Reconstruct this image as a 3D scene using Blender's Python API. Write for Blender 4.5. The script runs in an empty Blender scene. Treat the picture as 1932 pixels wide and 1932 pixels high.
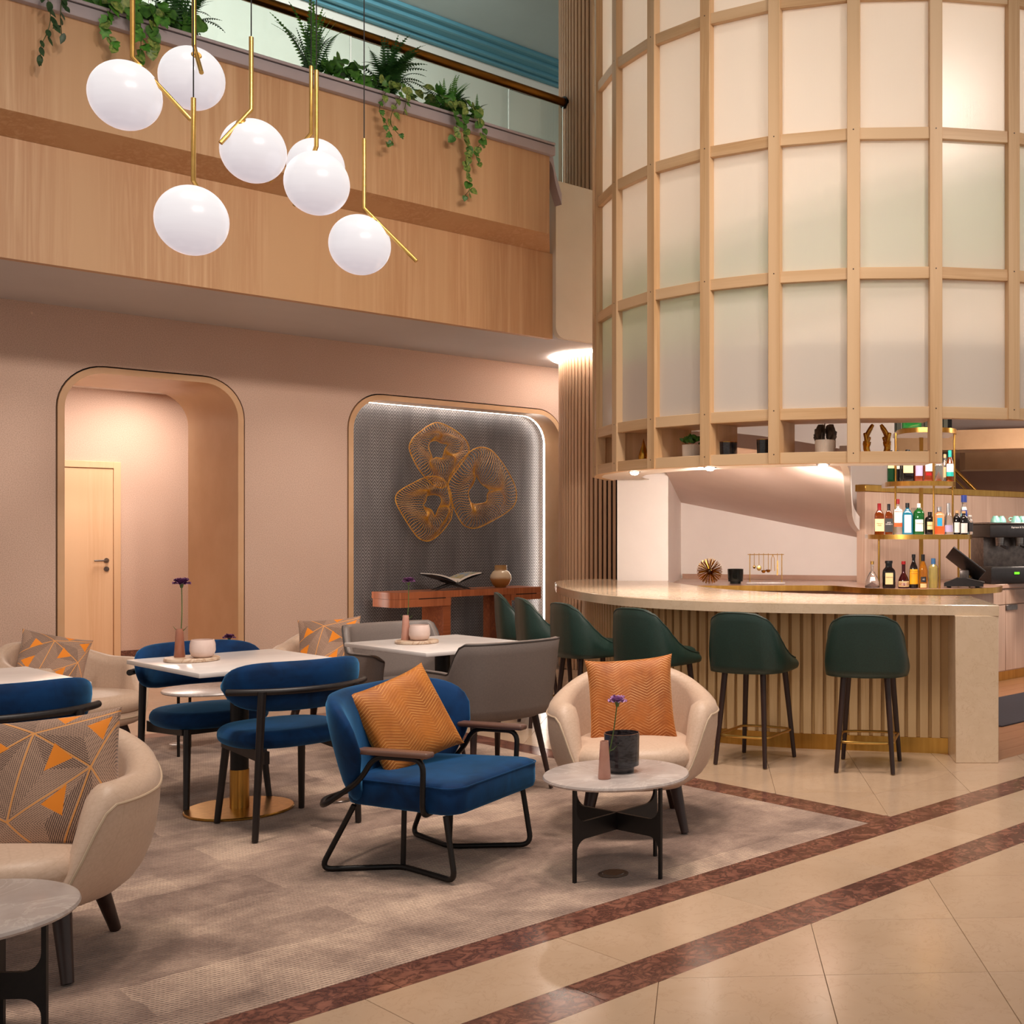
import bpy, bmesh, math, random
from mathutils import Vector, Matrix

# ------------------------------------------------------------------ frame
# Room frame: +X runs along the long left wall, +Y towards that wall, Z up.
# The camera stands at the origin, 1.4 m high, and looks level at 41.97 deg.
TH = math.radians(41.97)
CF = (math.cos(TH), math.sin(TH)); CR = (math.sin(TH), -math.cos(TH))
FPX, CX, HZ, EYE = 2247.0, 1449.0, 1000.0, 1.4
sin, cos, pi = math.sin, math.cos, math.pi
R = math.radians

def W(r, d, z=0.0):
    """r metres right of / d metres ahead of the camera stand -> room frame"""
    return Vector((CF[0]*d + CR[0]*r, CF[1]*d + CR[1]*r, z))
def heading(fr, fd):
    """z rotation that turns a thing's local +Y towards (right, ahead)"""
    return math.atan2(CF[1]*fd + CR[1]*fr, CF[0]*fd + CR[0]*fr) - pi/2

scene = bpy.context.scene
cam = bpy.data.cameras.new('camera'); camo = bpy.data.objects.new('camera', cam)
scene.collection.objects.link(camo); scene.camera = camo
camo.location = (0, 0, EYE); camo.rotation_euler = (pi/2, 0, TH - pi/2)
cam.sensor_fit = 'HORIZONTAL'; cam.sensor_width = 36.0
cam.lens = 36.0*FPX/1932.0
cam.shift_x = (966.0 - CX)/1932.0; cam.shift_y = (HZ - 966.0)/1932.0
cam.clip_start = 0.05; cam.clip_end = 200

scene.view_settings.view_transform = 'Standard'; scene.view_settings.look = 'None'
scene.view_settings.gamma = 1.0; scene.view_settings.use_curve_mapping = False
scene.view_settings.exposure = 0.12

wd = bpy.data.worlds.new('world'); scene.world = wd; wd.use_nodes = True
bg = wd.node_tree.nodes['Background']
bg.inputs[0].default_value = (1.0, 0.90, 0.82, 1); bg.inputs[1].default_value = 0.50

def lamp(kind, name, loc, energy, color=(1, .86, .72), size=.1, aim=None, spot=None, blend=.6, sx=None, sy=None):
    l = bpy.data.lights.new(name, kind); o = bpy.data.objects.new(name, l)
    scene.collection.objects.link(o); o.location = loc; l.energy = energy; l.color = color
    if kind == 'AREA':
        l.size = sx or size
        if sy: l.shape = 'RECTANGLE'; l.size_y = sy
    else: l.shadow_soft_size = size
    if kind == 'SPOT': l.spot_size = R(spot or 60); l.spot_blend = blend
    if aim is not None:
        o.rotation_euler = (Vector(aim) - Vector(loc)).to_track_quat('-Z', 'Y').to_euler()
    return o
WARM = (1.0, .855, .745); NEUT = (1.0, .94, .88)
# downlights in the high atrium ceiling, over the seats and the bar
for r, d, e, ar, ad in [(-2.9, 3.6, 640, -2.7, 5.4), (-1.0, 4.0, 640, -1.2, 5.4), (.6, 4.4, 620, .4, 6.6), (2.4, 4.6, 320, 1.6, 6.4), (-.9, 6.2, 560, -.8, 7.4)]:
    lamp('SPOT', 'atrium_downlight', W(r, d, 7.70), e, WARM, .38, W(ar, ad, 0.4), 64, .9)
# unseen spots added behind the viewer, high up, washing the long wall and the balcony front
for x, y, e, ax, ay, az in [(.8, -1.6, 900, 2.4, 10.5, 1.4), (2.8, -1.5, 1000, 4.6, 10.5, 1.4), (4.4, -1.3, 700, 6.4, 10.5, 1.4)]:
    lamp('SPOT', 'hall_fill_spot', (x, y, 6.2), e, WARM, .4, (ax, ay, az), 44, 1.0)
# spots added at soffit height to brighten the lower wall
for x in (1.6, 2.9, 5.25):
    lamp('SPOT', 'soffit_fill_spot', (x, 9.45, 3.16), 42, WARM, .06, (x, 10.3, .3), 88, 1.0)
# gallery lights upstairs
lamp('AREA', 'gallery_light', (3.5, 11.4, 7.6), 190, (1.0, .97, .92), aim=(3.5, 13.4, 5.6), sx=9, sy=.6)
# corridor behind the arch
lamp('AREA', 'corridor_light', (4.6, 12.6, 2.84), 55, WARM, aim=(4.4, 12.8, 0), sx=1.6, sy=.5)
# light inside the lattice drum
lamp('POINT', 'drum_light', W(.915, 10.0, 5.4), 190, NEUT, .5)
lamp('POINT', 'drum_light', W(.915, 10.0, 3.9), 130, NEUT, .5)
# back bar and service area
for r_ in (-.45, .35): lamp('SPOT', 'back_bar_fill_spot', W(r_, 8.25, 1.80), 150, WARM, .05, W(r_*1.2, 12.0, 1.0), 84, 1.0)  # spots without fixtures, added under the drum to brighten the back wall
lamp('AREA', 'shelf_light', W(1.3, 9.2, 2.56), 46, WARM, aim=W(1.35, 11.0, 1.2), sx=1.2, sy=.3)
lamp('AREA', 'service_light', W(3.2, 10.6, 2.5), 60, WARM, aim=W(3.0, 11.4, 0), sx=1.4, sy=.5)

# ------------------------------------------------------------------ mesh helper
COL = scene.collection
class MB:
    def __init__(s): s.v = []; s.f = []; s.M = None
    def add(s, vs, fs):
        n = len(s.v)
        if s.M is not None: vs = [s.M @ Vector(p) for p in vs]
        s.v += [tuple(p) for p in vs]; s.f += [tuple(i + n for i in f) for f in fs]; return s
    def box(s, x0, x1, y0, y1, z0, z1):
        return s.add([(x0,y0,z0),(x1,y0,z0),(x1,y1,z0),(x0,y1,z0),(x0,y0,z1),(x1,y0,z1),(x1,y1,z1),(x0,y1,z1)],
                     [(0,3,2,1),(4,5,6,7),(0,1,5,4),(1,2,6,5),(2,3,7,6),(3,0,4,7)])
    def rbox(s, x0, x1, y0, y1, z0, z1, r=.01, seg=2):
        bm = bmesh.new(); bmesh.ops.create_cube(bm, size=1)
        for v in bm.verts:
            v.co = ((x0+x1)/2 + v.co.x*(x1-x0), (y0+y1)/2 + v.co.y*(y1-y0), (z0+z1)/2 + v.co.z*(z1-z0))
        bmesh.ops.bevel(bm, geom=bm.edges[:], offset=r, segments=seg, affect='EDGES', profile=.5)
        bm.verts.index_update()
        vs = [v.co.copy() for v in bm.verts]; fs = [[v.index for v in f.verts] for f in bm.faces]; bm.free()
        return s.add(vs, fs)
    def prism(s, pts, z0, z1, axis='z'):
        """closed outline (a,b) pushed along the third axis"""
        n = len(pts)
        mk = {'z': lambda a, b, c: (a, b, c), 'y': lambda a, b, c: (a, c, b), 'x': lambda a, b, c: (c, a, b)}[axis]
        vs = [mk(a, b, z0) for a, b in pts] + [mk(a, b, z1) for a, b in pts]
        ar = sum(pts[i][0]*pts[(i+1) % n][1] - pts[(i+1) % n][0]*pts[i][1] for i in range(n))
        fl = (ar > 0) != (axis == 'y')
        top = tuple(range(n, 2*n)); bot = tuple(range(n-1, -1, -1))
        sd = [(i, (i+1) % n, n+(i+1) % n, n+i) for i in range(n)]
        fs = [top, bot] + sd
        if not fl: fs = [tuple(reversed(f)) for f in fs]
        return s.add(vs, fs)
    def loft(s, loops, closed=True, ring=False, cap0=True, cap1=True):
        n = len(loops[0]); vs = [p for l in loops for p in l]; fs = []; m = len(loops)
        for i in range(m if ring else m-1):
            a = i*n; b = ((i+1) % m)*n
            for j in range(n if closed else n-1):
                k = (j+1) % n; fs.append((a+j, a+k, b+k, b+j))
        if not ring and closed:
            if cap0: fs.append(tuple(reversed(range(n))))
            if cap1: fs.append(tuple((m-1)*n + j for j in range(n)))
        return s.add(vs, fs)
    def lathe(s, prof, seg=24, c=(0,0,0)):
        loops = [[(c[0]+r*cos(2*pi*j/seg), c[1]+r*sin(2*pi*j/seg), c[2]+z) for j in range(seg)] for r, z in prof]
        return s.loft(loops)
    def cyl(s, c, r, z0, z1, seg=20, r1=None):
        return s.lathe([(r, z0), (r if r1 is None else r1, z1)], seg, (c[0], c[1], 0))
    def tube(s, pts, r, seg=8, closed=False, caps=True):
        P = [Vector(p) for p in pts]; n = len(P); loops = []
        rr = r if isinstance(r, (list, tuple)) else [r]*n
        prev = None
        for i in range(n):
            t = (P[(i+1) % n]-P[i-1]) if closed else (P[min(i+1, n-1)]-P[max(i-1, 0)])
            t = t.normalized() if t.length > 1e-9 else Vector((0,0,1))
            if prev is None:
                a = t.orthogonal().normalized()
            else:
                a = prev - t*prev.dot(t)
                a = a.normalized() if a.length > 1e-6 else t.orthogonal().normalized()
            prev = a; b = t.cross(a)
            loops.append([P[i] + (a*cos(2*pi*j/seg) + b*sin(2*pi*j/seg))*rr[i] for j in range(seg)])
        return s.loft(loops, True, closed, caps, caps)
    def ball(s, c, rx, ry=None, rz=None, seg=20, rings=12):
        ry = ry or rx; rz = rz or rx
        loops = [[(c[0]+rx*sin(pi*i/rings)*cos(2*pi*j/seg), c[1]+ry*sin(pi*i/rings)*sin(2*pi*j/seg), c[2]-rz*cos(pi*i/rings))
                  for j in range(seg)] for i in range(1, rings)]
        return s.loft(loops)
    def mesh(s, name, sharp=38):
        me = bpy.data.meshes.new(name); me.from_pydata(s.v, [], s.f); me.validate(); me.update()
        me.polygons.foreach_set('use_smooth', [True]*len(me.polygons))
        if sharp: me.set_sharp_from_angle(angle=R(sharp))
        return me
    def obj(s, name, mat=None, parent=None, loc=(0,0,0), rz=0, sharp=38):
        return link(name, s.mesh(name, sharp), mat, parent, loc, rz)

def link(name, me, mat=None, parent=None, loc=(0,0,0), rz=0):
    o = bpy.data.objects.new(name, me); COL.objects.link(o)
    if mat is not None and not me.materials: me.materials.append(mat)
    o.parent = parent; o.location = loc; o.rotation_euler = (0, 0, rz)
    return o
def tag(o, label=None, cat=None, group=None, kind=None):
    if label: o['label'] = label
    if cat: o['category'] = cat
    if group: o['group'] = group
    if kind: o['kind'] = kind
    return o
def thing(name, label, cat, loc=(0,0,0), rz=0, group=None):
    o = bpy.data.objects.new(name, None); COL.objects.link(o)
    o.empty_display_size = .1; o.location = loc; o.rotation_euler = (0, 0, rz)
    return tag(o, label, cat, group)
def struct(o): o['kind'] = 'structure'; return o
def copy_tree(o, parent=None):
    c = o.copy(); COL.objects.link(c)
    if parent is not None: c.parent = parent
    for ch in list(o.children): copy_tree(ch, c)
    return c
def place(o, loc, rz, label, group=None):
    c = copy_tree(o); c.location = loc; c.rotation_euler = (0, 0, rz); c['label'] = label
    if group: c['group'] = group
    return c
def sstep(a, b, x):
    t = min(1, max(0, (x-a)/(b-a))); return t*t*(3-2*t)
def lerp(a, b, t): return a + (b-a)*t
def interp(xs, ys, x):
    if x <= xs[0]: return ys[0]
    for i in range(len(xs)-1):
        if x <= xs[i+1]: return lerp(ys[i], ys[i+1], (x-xs[i])/(xs[i+1]-xs[i]))
    return ys[-1]
def spline(pts, n=8, closed=False):
    """Catmull-Rom through the points"""
    P = [Vector(p) for p in pts]; m = len(P); out = []
    for i in range(m if closed else m-1):
        g = (lambda k: P[k % m]) if closed else (lambda k: P[min(max(k, 0), m-1)])
        a, b, c, d = g(i-1), g(i), g(i+1), g(i+2)
        for k in range(n):
            t = k/n
            out.append(.5*((2*b) + (c-a)*t + (2*a-5*b+4*c-d)*t*t + (3*b-a-3*c+d)*t**3))
    if not closed: out.append(P[-1])
    return out
def rounded(pts, rad, n=5):
    """polyline with its inner corners rounded"""
    P = [Vector(p) for p in pts]; out = [P[0]]
    for i in range(1, len(P)-1):
        a, b, c = P[i-1], P[i], P[i+1]
        u = (a-b); v = (c-b); k = min(rad, u.length*.49, v.length*.49)
        p = b + u.normalized()*k; q = b + v.normalized()*k
        for j in range(n+1):
            t = j/n; out.append((1-t)**2*p + 2*t*(1-t)*b + t*t*q)
    return out + [P[-1]]
def text_mesh(txt, size, name):
    cu = bpy.data.curves.new('t', 'FONT'); cu.body = txt; cu.size = size; cu.align_x = 'CENTER'; cu.align_y = 'CENTER'
    cu.extrude = .0003; cu.resolution_u = 2
    o = bpy.data.objects.new('t', cu); COL.objects.link(o)
    bpy.context.view_layer.update()
    me = bpy.data.meshes.new_from_object(o.evaluated_get(bpy.context.evaluated_depsgraph_get()))
    me.name = name; bpy.data.objects.remove(o); bpy.data.curves.remove(cu)
    return me
TEXTS = {k: text_mesh(k, s, 'lettering') for k, s in
         [("Maker's\nMark", .016), ("BEEFEATER", .0125), ("Tanqueray", .016), ("HENDRICK'S", .011), ("DISARONNO", .0105), ("KAHLUA", .014),
          ("Grand\nMarnier", .014), ("43", .02), ("Ballantine's", .015), ("Espresso & Cappuccino", .022), ("JACK\nDANIEL'S", .014)]}

# ------------------------------------------------------------------ materials
def lin(c):
    return tuple(((x/255)/12.92 if x <= 10 else (((x/255)+.055)/1.055)**2.4) for x in c[:3]) + (1,)
MATS = {}
class Mat:
    def __init__(s, name):
        s.m = bpy.data.materials.new(name); s.m.use_nodes = True; s.nt = s.m.node_tree; s.N = s.nt.nodes; s.L = s.nt.links
        s.b = s.N['Principled BSDF']; s.out = s.N['Material Output']; s._c = None
    def node(s, t, **k):
        n = s.N.new(t)
        for a, v in k.items(): setattr(n, a, v)
        return n
    def put(s, sock, v):
        if hasattr(v, 'is_output') or isinstance(v, bpy.types.NodeSocket): s.L.new(v, sock)
        else: sock.default_value = v
    def coord(s, scale=(1,1,1), rot=(0,0,0), rand=0):
        tc = s.node('ShaderNodeTexCoord'); mp = s.node('ShaderNodeMapping')
        mp.inputs['Scale'].default_value = scale; mp.inputs['Rotation'].default_value = rot
        src = tc.outputs['Object']
        if rand:
            oi = s.node('ShaderNodeObjectInfo'); ml = s.node('ShaderNodeVectorMath', operation='SCALE')
            cb = s.node('ShaderNodeCombineXYZ')
            for k in range(3): s.L.new(oi.outputs['Random'], cb.inputs[k])
            s.L.new(cb.outputs[0], ml.inputs[0]); ml.inputs['Scale'].default_value = rand
            ad = s.node('ShaderNodeVectorMath', operation='ADD'); s.L.new(src, ad.inputs[0]); s.L.new(ml.outputs[0], ad.inputs[1]); src = ad.outputs[0]
        s.L.new(src, mp.inputs[0]); return mp.outputs[0]
    def noise(s, vec, scale=5, detail=4, rough=.55, dist=0):
        n = s.node('ShaderNodeTexNoise'); s.L.new(vec, n.inputs['Vector'])
        n.inputs['Scale'].default_value = scale; n.inputs['Detail'].default_value = detail
        n.inputs['Roughness'].default_value = rough; n.inputs['Distortion'].default_value = dist
        return n.outputs['Fac']
    def ramp(s, fac, stops):
        r = s.node('ShaderNodeValToRGB'); s.L.new(fac, r.inputs[0]); e = r.color_ramp.elements
        while len(e) < len(stops): e.new(.5)
        for k, (p, c) in enumerate(stops): e[k].position = p; e[k].color = c
        return r.outputs[0]
    def mix(s, fac, a, b, mode='MIX'):
        n = s.node('ShaderNodeMix', data_type='RGBA', blend_type=mode)
        s.put(n.inputs[0], fac); s.put(n.inputs[6], a); s.put(n.inputs[7], b); return n.outputs[2]
    def math(s, op, a, b=None, c=None):
        n = s.node('ShaderNodeMath', operation=op); s.put(n.inputs[0], a)
        if b is not None: s.put(n.inputs[1], b)
        if c is not None: s.put(n.inputs[2], c)
        return n.outputs[0]
    def xyz(s, vec):
        n = s.node('ShaderNodeSeparateXYZ'); s.L.new(vec, n.inputs[0]); return n.outputs
    def bump(s, h, strength=.2, dist=.01):
        n = s.node('ShaderNodeBump'); n.inputs['Strength'].default_value = strength; n.inputs['Distance'].default_value = dist
        s.L.new(h, n.inputs['Height']); s.L.new(n.outputs[0], s.b.inputs['Normal'])
    def set(s, **k):
        names = dict(col='Base Color', rough='Roughness', metal='Metallic', spec='Specular IOR Level', trans='Transmission Weight', ior='IOR',
                     sheen='Sheen Weight', sheenr='Sheen Roughness', sheenc='Sheen Tint', coat='Coat Weight', coatr='Coat Roughness', alpha='Alpha',
                     emit='Emission Color', es='Emission Strength', sss='Subsurface Weight')
        for a, v in k.items(): s.put(s.b.inputs[names[a]], v)
        return s.m
def pm(name, c1, c2=None, rough=.5, metal=0, scale=6, stretch=(1,1,1), bump=0, bdist=.004, detail=4, rand=0, lo=.35, hi=.65, **k):
    """procedural material: two tones mixed by (stretched) noise, the same noise as fine relief"""
    if name in MATS: return MATS[name]
    m = Mat(name); v = m.coord(stretch, rand=rand); f = m.noise(v, scale, detail)
    c2 = c2 or tuple(max(0, x*.93) for x in c1)
    m.set(col=m.ramp(f, [(lo, lin(c1)), (hi, lin(c2))]), rough=rough, metal=metal, **k)
    if bump: m.bump(f, bump, bdist)
    MATS[name] = m.m; return m.m
def wood(name, c1, c2, c3, axis=2, scale=1.0, rough=.42, rand=3, coat=0):
    if name in MATS: return MATS[name]
    m = Mat(name); st = [28*scale]*3; st[axis] = .9*scale
    v = m.coord(tuple(st), rand=rand); f = m.noise(v, 1, 5, .6, .4)
    st2 = [5*scale]*3; st2[axis] = .25*scale
    g = m.noise(m.coord(tuple(st2), rand=rand), 1, 2, .5)
    base = m.ramp(f, [(.3, lin(c1)), (.52, lin(c2)), (.72, lin(c1))])
    m.set(col=m.mix(m.ramp(g, [(.38, (0,0,0,1)), (.62, (1,1,1,1))]), base, lin(c3)), rough=rough, coat=coat)
    n = m.N[-1] if False else None
    m.bump(f, .06, .002); MATS[name] = m.m; return m.m
def velvet(name, c1, c2, tint):
    m = Mat(name); f = m.noise(m.coord(), 7, 3, .6, .6)
    m.set(col=m.ramp(f, [(.35, lin(c1)), (.65, lin(c2))]), rough=.75, sheen=1.0, sheenr=.38, sheenc=lin(tint), spec=.2)
    m.bump(m.noise(m.coord(), 260, 2), .12, .002); return m.m
def emit(name, col, strength):
    m = Mat(name); m.set(col=lin(col), emit=lin(col), es=strength, rough=.4); return m.m
def glassm(name, col, rough=.03, ior=1.45, trans=1.0):
    m = Mat(name); m.set(col=lin(col), rough=rough, trans=trans, ior=ior); return m.m

LIGHTWOOD = dict(c1=(212,174,130), c2=(194,153,108), c3=(218,184,144))
m_lattice_v = wood('lattice_wood_upright', rough=.45, axis=2, **LIGHTWOOD)
m_lattice_h = wood('lattice_wood_rail', rough=.45, axis=0, **LIGHTWOOD)
m_balcony = wood('balcony_veneer', (212,172,132), (192,146,104), (202,160,118), axis=2, scale=.55, rough=.38, rand=0)
m_slat = wood('column_slat_wood', (214,178,146), (198,158,124), (208,170,136), axis=2, rough=.5)
m_barslat = wood('bar_slat_wood', (218,188,144), (196,160,112), (208,176,130), axis=2, rough=.45)
m_doorwood = wood('door_veneer', (226,190,154), (212,170,130), (222,184,146), axis=2, scale=.7, rough=.4, rand=0)
m_lining = pm('arch_lining_lacquer', (214,174,136), (206,164,124), rough=.35, scale=3)
m_redwood = wood('console_redwood', (198,120,78), (146,80,48), (176,102,64), axis=2, scale=1.0, rough=.28, rand=0)
m_redwood_h = wood('console_redwood_across', (184,106,66), (138,74,44), (164,92,56), axis=0, scale=.8, rough=.28, rand=0)
m_cabinet = wood('cabinet_ash', (206,178,158), (184,152,132), (196,166,146), axis=2, scale=.8, rough=.4)
m_counter = wood('counter_ash', (196,160,140), (178,140,120), (188,150,130), axis=0, scale=.6, rough=.25, rand=0)
m_armwood = wood('walnut_armrest', (122,90,78), (96,66,56), (110,80,68), axis=1, rough=.3)
m_barback = wood('bar_back_board', (204,168,116), (182,144,94), (194,158,106), axis=2, rough=.45)
m_darkwood = wood('dark_stained_wood', (58,36,30), (40,24,20), (50,30,26), axis=2, rough=.38)
m_blackwood = wood('black_stained_wood', (36,28,27), (24,18,18), (30,23,22), axis=2, rough=.42)
m_plank = wood('oak_plank', (176,128,92), (150,102,68), (164,116,80), axis=0, scale=.7, rough=.35)
m_brass = pm('brushed_brass', (208,162,84), (190,144,70), rough=.28, metal=1, scale=30, stretch=(1,1,.05))
m_brass_d = pm('satin_brass_tube', (214,172,98), (200,156,84), rough=.32, metal=1, scale=20)
m_bronze = pm('aged_bronze_rail', (150,104,44), (112,72,28), rough=.3, metal=1, scale=6, stretch=(.4,3,3))
m_gold = pm('polished_gold', (206,152,60), (150,96,30), rough=.18, metal=1, scale=12)
m_black_metal = pm('black_metal', (26,23,23), (20,18,18), rough=.42, scale=40, metal=.3)
m_black_plastic = pm('black_plastic', (34,32,34), (26,25,27), rough=.38, scale=30)
m_steel = pm('brushed_steel', (150,146,144), (120,116,114), rough=.28, metal=1, scale=20, stretch=(.1,1,6))
m_darksteel = pm('dark_steel', (124,116,112), (96,90,88), rough=.32, metal=.8, scale=20)
m_blue = velvet('blue_velvet', (4,52,100), (2,32,68), (86,160,214))
m_green = pm('green_leather', (30,56,48), (26,48,42), rough=.4, scale=120, bump=.12, bdist=.001)
m_greydark = pm('grey_leather', (122,110,104), (114,103,98), rough=.45, scale=140, bump=.12, bdist=.001)
m_greypipe = pm('grey_leather_piping', (60,54,52), rough=.5)
m_greenpipe = pm('green_leather_piping', (40,62,56), rough=.45)
m_beigepipe = pm('beige_piping', (196,172,146), rough=.6)
m_white_top = pm('white_quartz_top', (236,228,224), (228,219,215), rough=.22, scale=4)
m_white = pm('white_paint', (240,230,223), (236,226,219), rough=.6, scale=3)
m_offwhite = pm('offwhite_plaster', (236,226,208), (231,220,201), rough=.65, scale=2)
m_soffit = pm('soffit_grey_paint', (204,202,204), (200,198,200), rough=.6, scale=2)
m_cap = pm('mauve_grey_cap', (176,164,168), (170,158,162), rough=.45, scale=3)
m_capdark = pm('cap_shadow_gap', (58,48,50), rough=.7)
m_teal = pm('teal_ceiling_paint', (150,170,172), (146,166,168), rough=.7, scale=2)
m_teal_deep = pm('teal_cornice_paint', (84,146,164), (80,140,158), rough=.6, scale=2)
m_gallery = pm('gallery_wall_paint', (222,226,218), (218,222,214), rough=.7, scale=2)
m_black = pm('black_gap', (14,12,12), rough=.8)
m_dark_core = pm('column_core', (40,26,22), rough=.8)
m_grout = pm('floor_grout', (120,98,78), rough=.9)
m_pink = pm('stair_soffit_plaster', (226,204,194), (220,198,188), rough=.65, scale=2)

def speckle():
    m = Mat('speckled_wallcovering'); v = m.coord()
    f = m.noise(v, 130, 3, .8); g = m.noise(v, 2.5, 2)
    c = m.ramp(f, [(.36, lin((184,154,138))), (.5, lin((207,177,159))), (.62, lin((219,191,173)))])
    m.set(col=m.mix(m.ramp(g, [(.3, (0,0,0,1)), (.7, (.35,.35,.35,1))]), c, lin((201,169,150))), rough=.8)
    m.bump(f, .25, .002); return m.m
m_wall = speckle()

def herring():
    m = Mat('herringbone_wallcovering'); x, y, z = m.xyz(m.coord())
    col = m.math('MULTIPLY', x, 1/.032)
    fr = m.math('PINGPONG', col, 1.0)
    w = m.math('ADD', m.math('MULTIPLY', z, 1/.034), m.math('MULTIPLY', fr, 1.4))
    st = m.math('FRACT', w); tri = m.math('ABSOLUTE', m.math('SUBTRACT', st, .5))
    edge = m.math('ABSOLUTE', m.math('SUBTRACT', m.math('FRACT', col), .5))
    n = m.noise(m.coord((1,1,.15)), 9, 3)
    hl = m.math('MULTIPLY', m.ramp(tri, [(.25, (0,0,0,1)), (.42, (1,1,1,1))]), m.ramp(n, [(.3, (.25,.25,.25,1)), (.7, (1,1,1,1))]))
    m.set(col=m.mix(hl, lin((82,80,82)), lin((156,154,154))), rough=.42, metal=.25)
    m.bump(tri, .5, .004); return m.m
m_herring = herring()

def carpet():
    m = Mat('patchwork_carpet'); v = m.coord()
    wob = m.noise(v, 5, 3); wv = m.node('ShaderNodeVectorMath', operation='ADD'); cb = m.node('ShaderNodeCombineXYZ')
    for k in (0, 1): m.L.new(m.math('MULTIPLY', m.math('SUBTRACT', wob, .5), .07), cb.inputs[k])
    m.L.new(v, wv.inputs[0]); m.L.new(cb.outputs[0], wv.inputs[1])
    br = m.node('ShaderNodeTexBrick'); m.L.new(wv.outputs[0], br.inputs['Vector'])
    br.inputs['Scale'].default_value = 1; br.inputs['Brick Width'].default_value = .55; br.inputs['Row Height'].default_value = .30
    br.inputs['Mortar Size'].default_value = .0; br.inputs['Color1'].default_value = (0,0,0,1); br.inputs['Color2'].default_value = (1,1,1,1)
    blot = m.noise(v, 3.2, 5, .6, .3); fine = m.noise(v, 150, 3, .85); sp = m.noise(v, 38, 3, .7)
    x, y, z = m.xyz(v)
    rib = m.math('SINE', m.math('MULTIPLY', y, 2*pi/.017)); loop = m.math('SINE', m.math('ADD', m.math('MULTIPLY', x, 2*pi/.014), m.math('MULTIPLY', y, 2*pi/.034)))
    hgt = m.math('ADD', m.math('MULTIPLY', rib, .6), m.math('MULTIPLY', loop, .5))
    t = m.math('ADD', m.math('MULTIPLY', br.outputs['Color'], .20), m.math('ADD', m.math('MULTIPLY', blot, .80), m.math('MULTIPLY', sp, .22)))
    base = m.ramp(t, [(.46, lin((126,103,92))), (.64, lin((168,143,128))), (.80, lin((206,180,160)))])
    pat = m.math('ADD', m.math('MULTIPLY', hgt, m.math('ADD', .10, m.math('MULTIPLY', br.outputs['Color'], .25))), fine)
    dk = m.ramp(pat, [(.24, (.42,.40,.38,1)), (.5, (1.02,1.0,.98,1)), (.74, (1.28,1.25,1.22,1))])
    m.set(col=m.mix(1.0, base, dk, 'MULTIPLY'), rough=.95, spec=.1, sheen=.25)
    m.bump(m.math('ADD', hgt, fine), .5, .003); return m.m
m_carpet = carpet()

def stone(name, a, b, vein, rough, scale=3, vs=5, rand=9, vw=.03, coat=0, amt=1):
    m = Mat(name); v = m.coord(rand=rand)
    f = m.noise(v, scale, 6, .6, .5); g = m.noise(v, vs, 8, .62, .7)
    vv = m.math('ABSOLUTE', m.math('SUBTRACT', g, .5))
    oi = m.node('ShaderNodeObjectInfo')
    base = m.ramp(f, [(.32, lin(a)), (.68, lin(b))])
    if rand: base = m.mix(m.math('MULTIPLY', oi.outputs['Random'], .35), base, lin(tuple(x*.9 for x in a)))
    vm = m.ramp(vv, [(0, (amt,amt,amt,1)), (vw, (0,0,0,1))])
    m.set(col=m.mix(vm, base, lin(vein)), rough=rough, coat=coat); return m.m
m_tile = stone('cream_marble_tile', (200,172,146), (190,160,132), (164,132,106), .18, 2.6, 9, vw=.012, amt=.4)
m_brown = stone('brown_red_marble', (158,106,88), (108,68,58), (62,40,36), .17, 7, 16, vw=.10, amt=.75)
m_barstone = stone('cream_bar_marble', (226,202,174), (219,194,164), (190,152,116), .13, 14, 9, rand=0, vw=.008, amt=.45)
m_tabstone = stone('grey_marble_top', (190,178,173), (170,158,153), (214,204,198), .25, 5, 4, rand=0, vw=.02, amt=.4)
m_traystone = stone('beige_travertine_tray', (212,190,168), (196,168,142), (176,142,114), .4, 14, 10, rand=0, vw=.05)

def leather_beige():
    m = Mat('beige_leather'); v = m.coord()
    x, y, z = m.xyz(m.coord((1,1,1), (0, 0, R(45))))
    gx = m.math('ABSOLUTE', m.math('SUBTRACT', m.math('FRACT', m.math('MULTIPLY', x, 40)), .5))
    gz = m.math('ABSOLUTE', m.math('SUBTRACT', m.math('FRACT', m.math('MULTIPLY', m.math('ADD', z, m.math('MULTIPLY', y, .3)), 40)), .5))
    ln = m.math('MINIMUM', gx, gz); f = m.noise(v, 90, 3)
    lines = m.ramp(ln, [(0, (.93,.91,.89,1)), (.05, (1,1,1,1))])
    m.set(col=m.mix(1.0, m.ramp(f, [(.3, lin((208,180,158))), (.7, lin((199,170,147)))]), lines, 'MULTIPLY'), rough=.48, sheen=.1)
    m.bump(m.noise(v, 220, 2), .08, .001); return m.m
m_beige = leather_beige()

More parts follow.
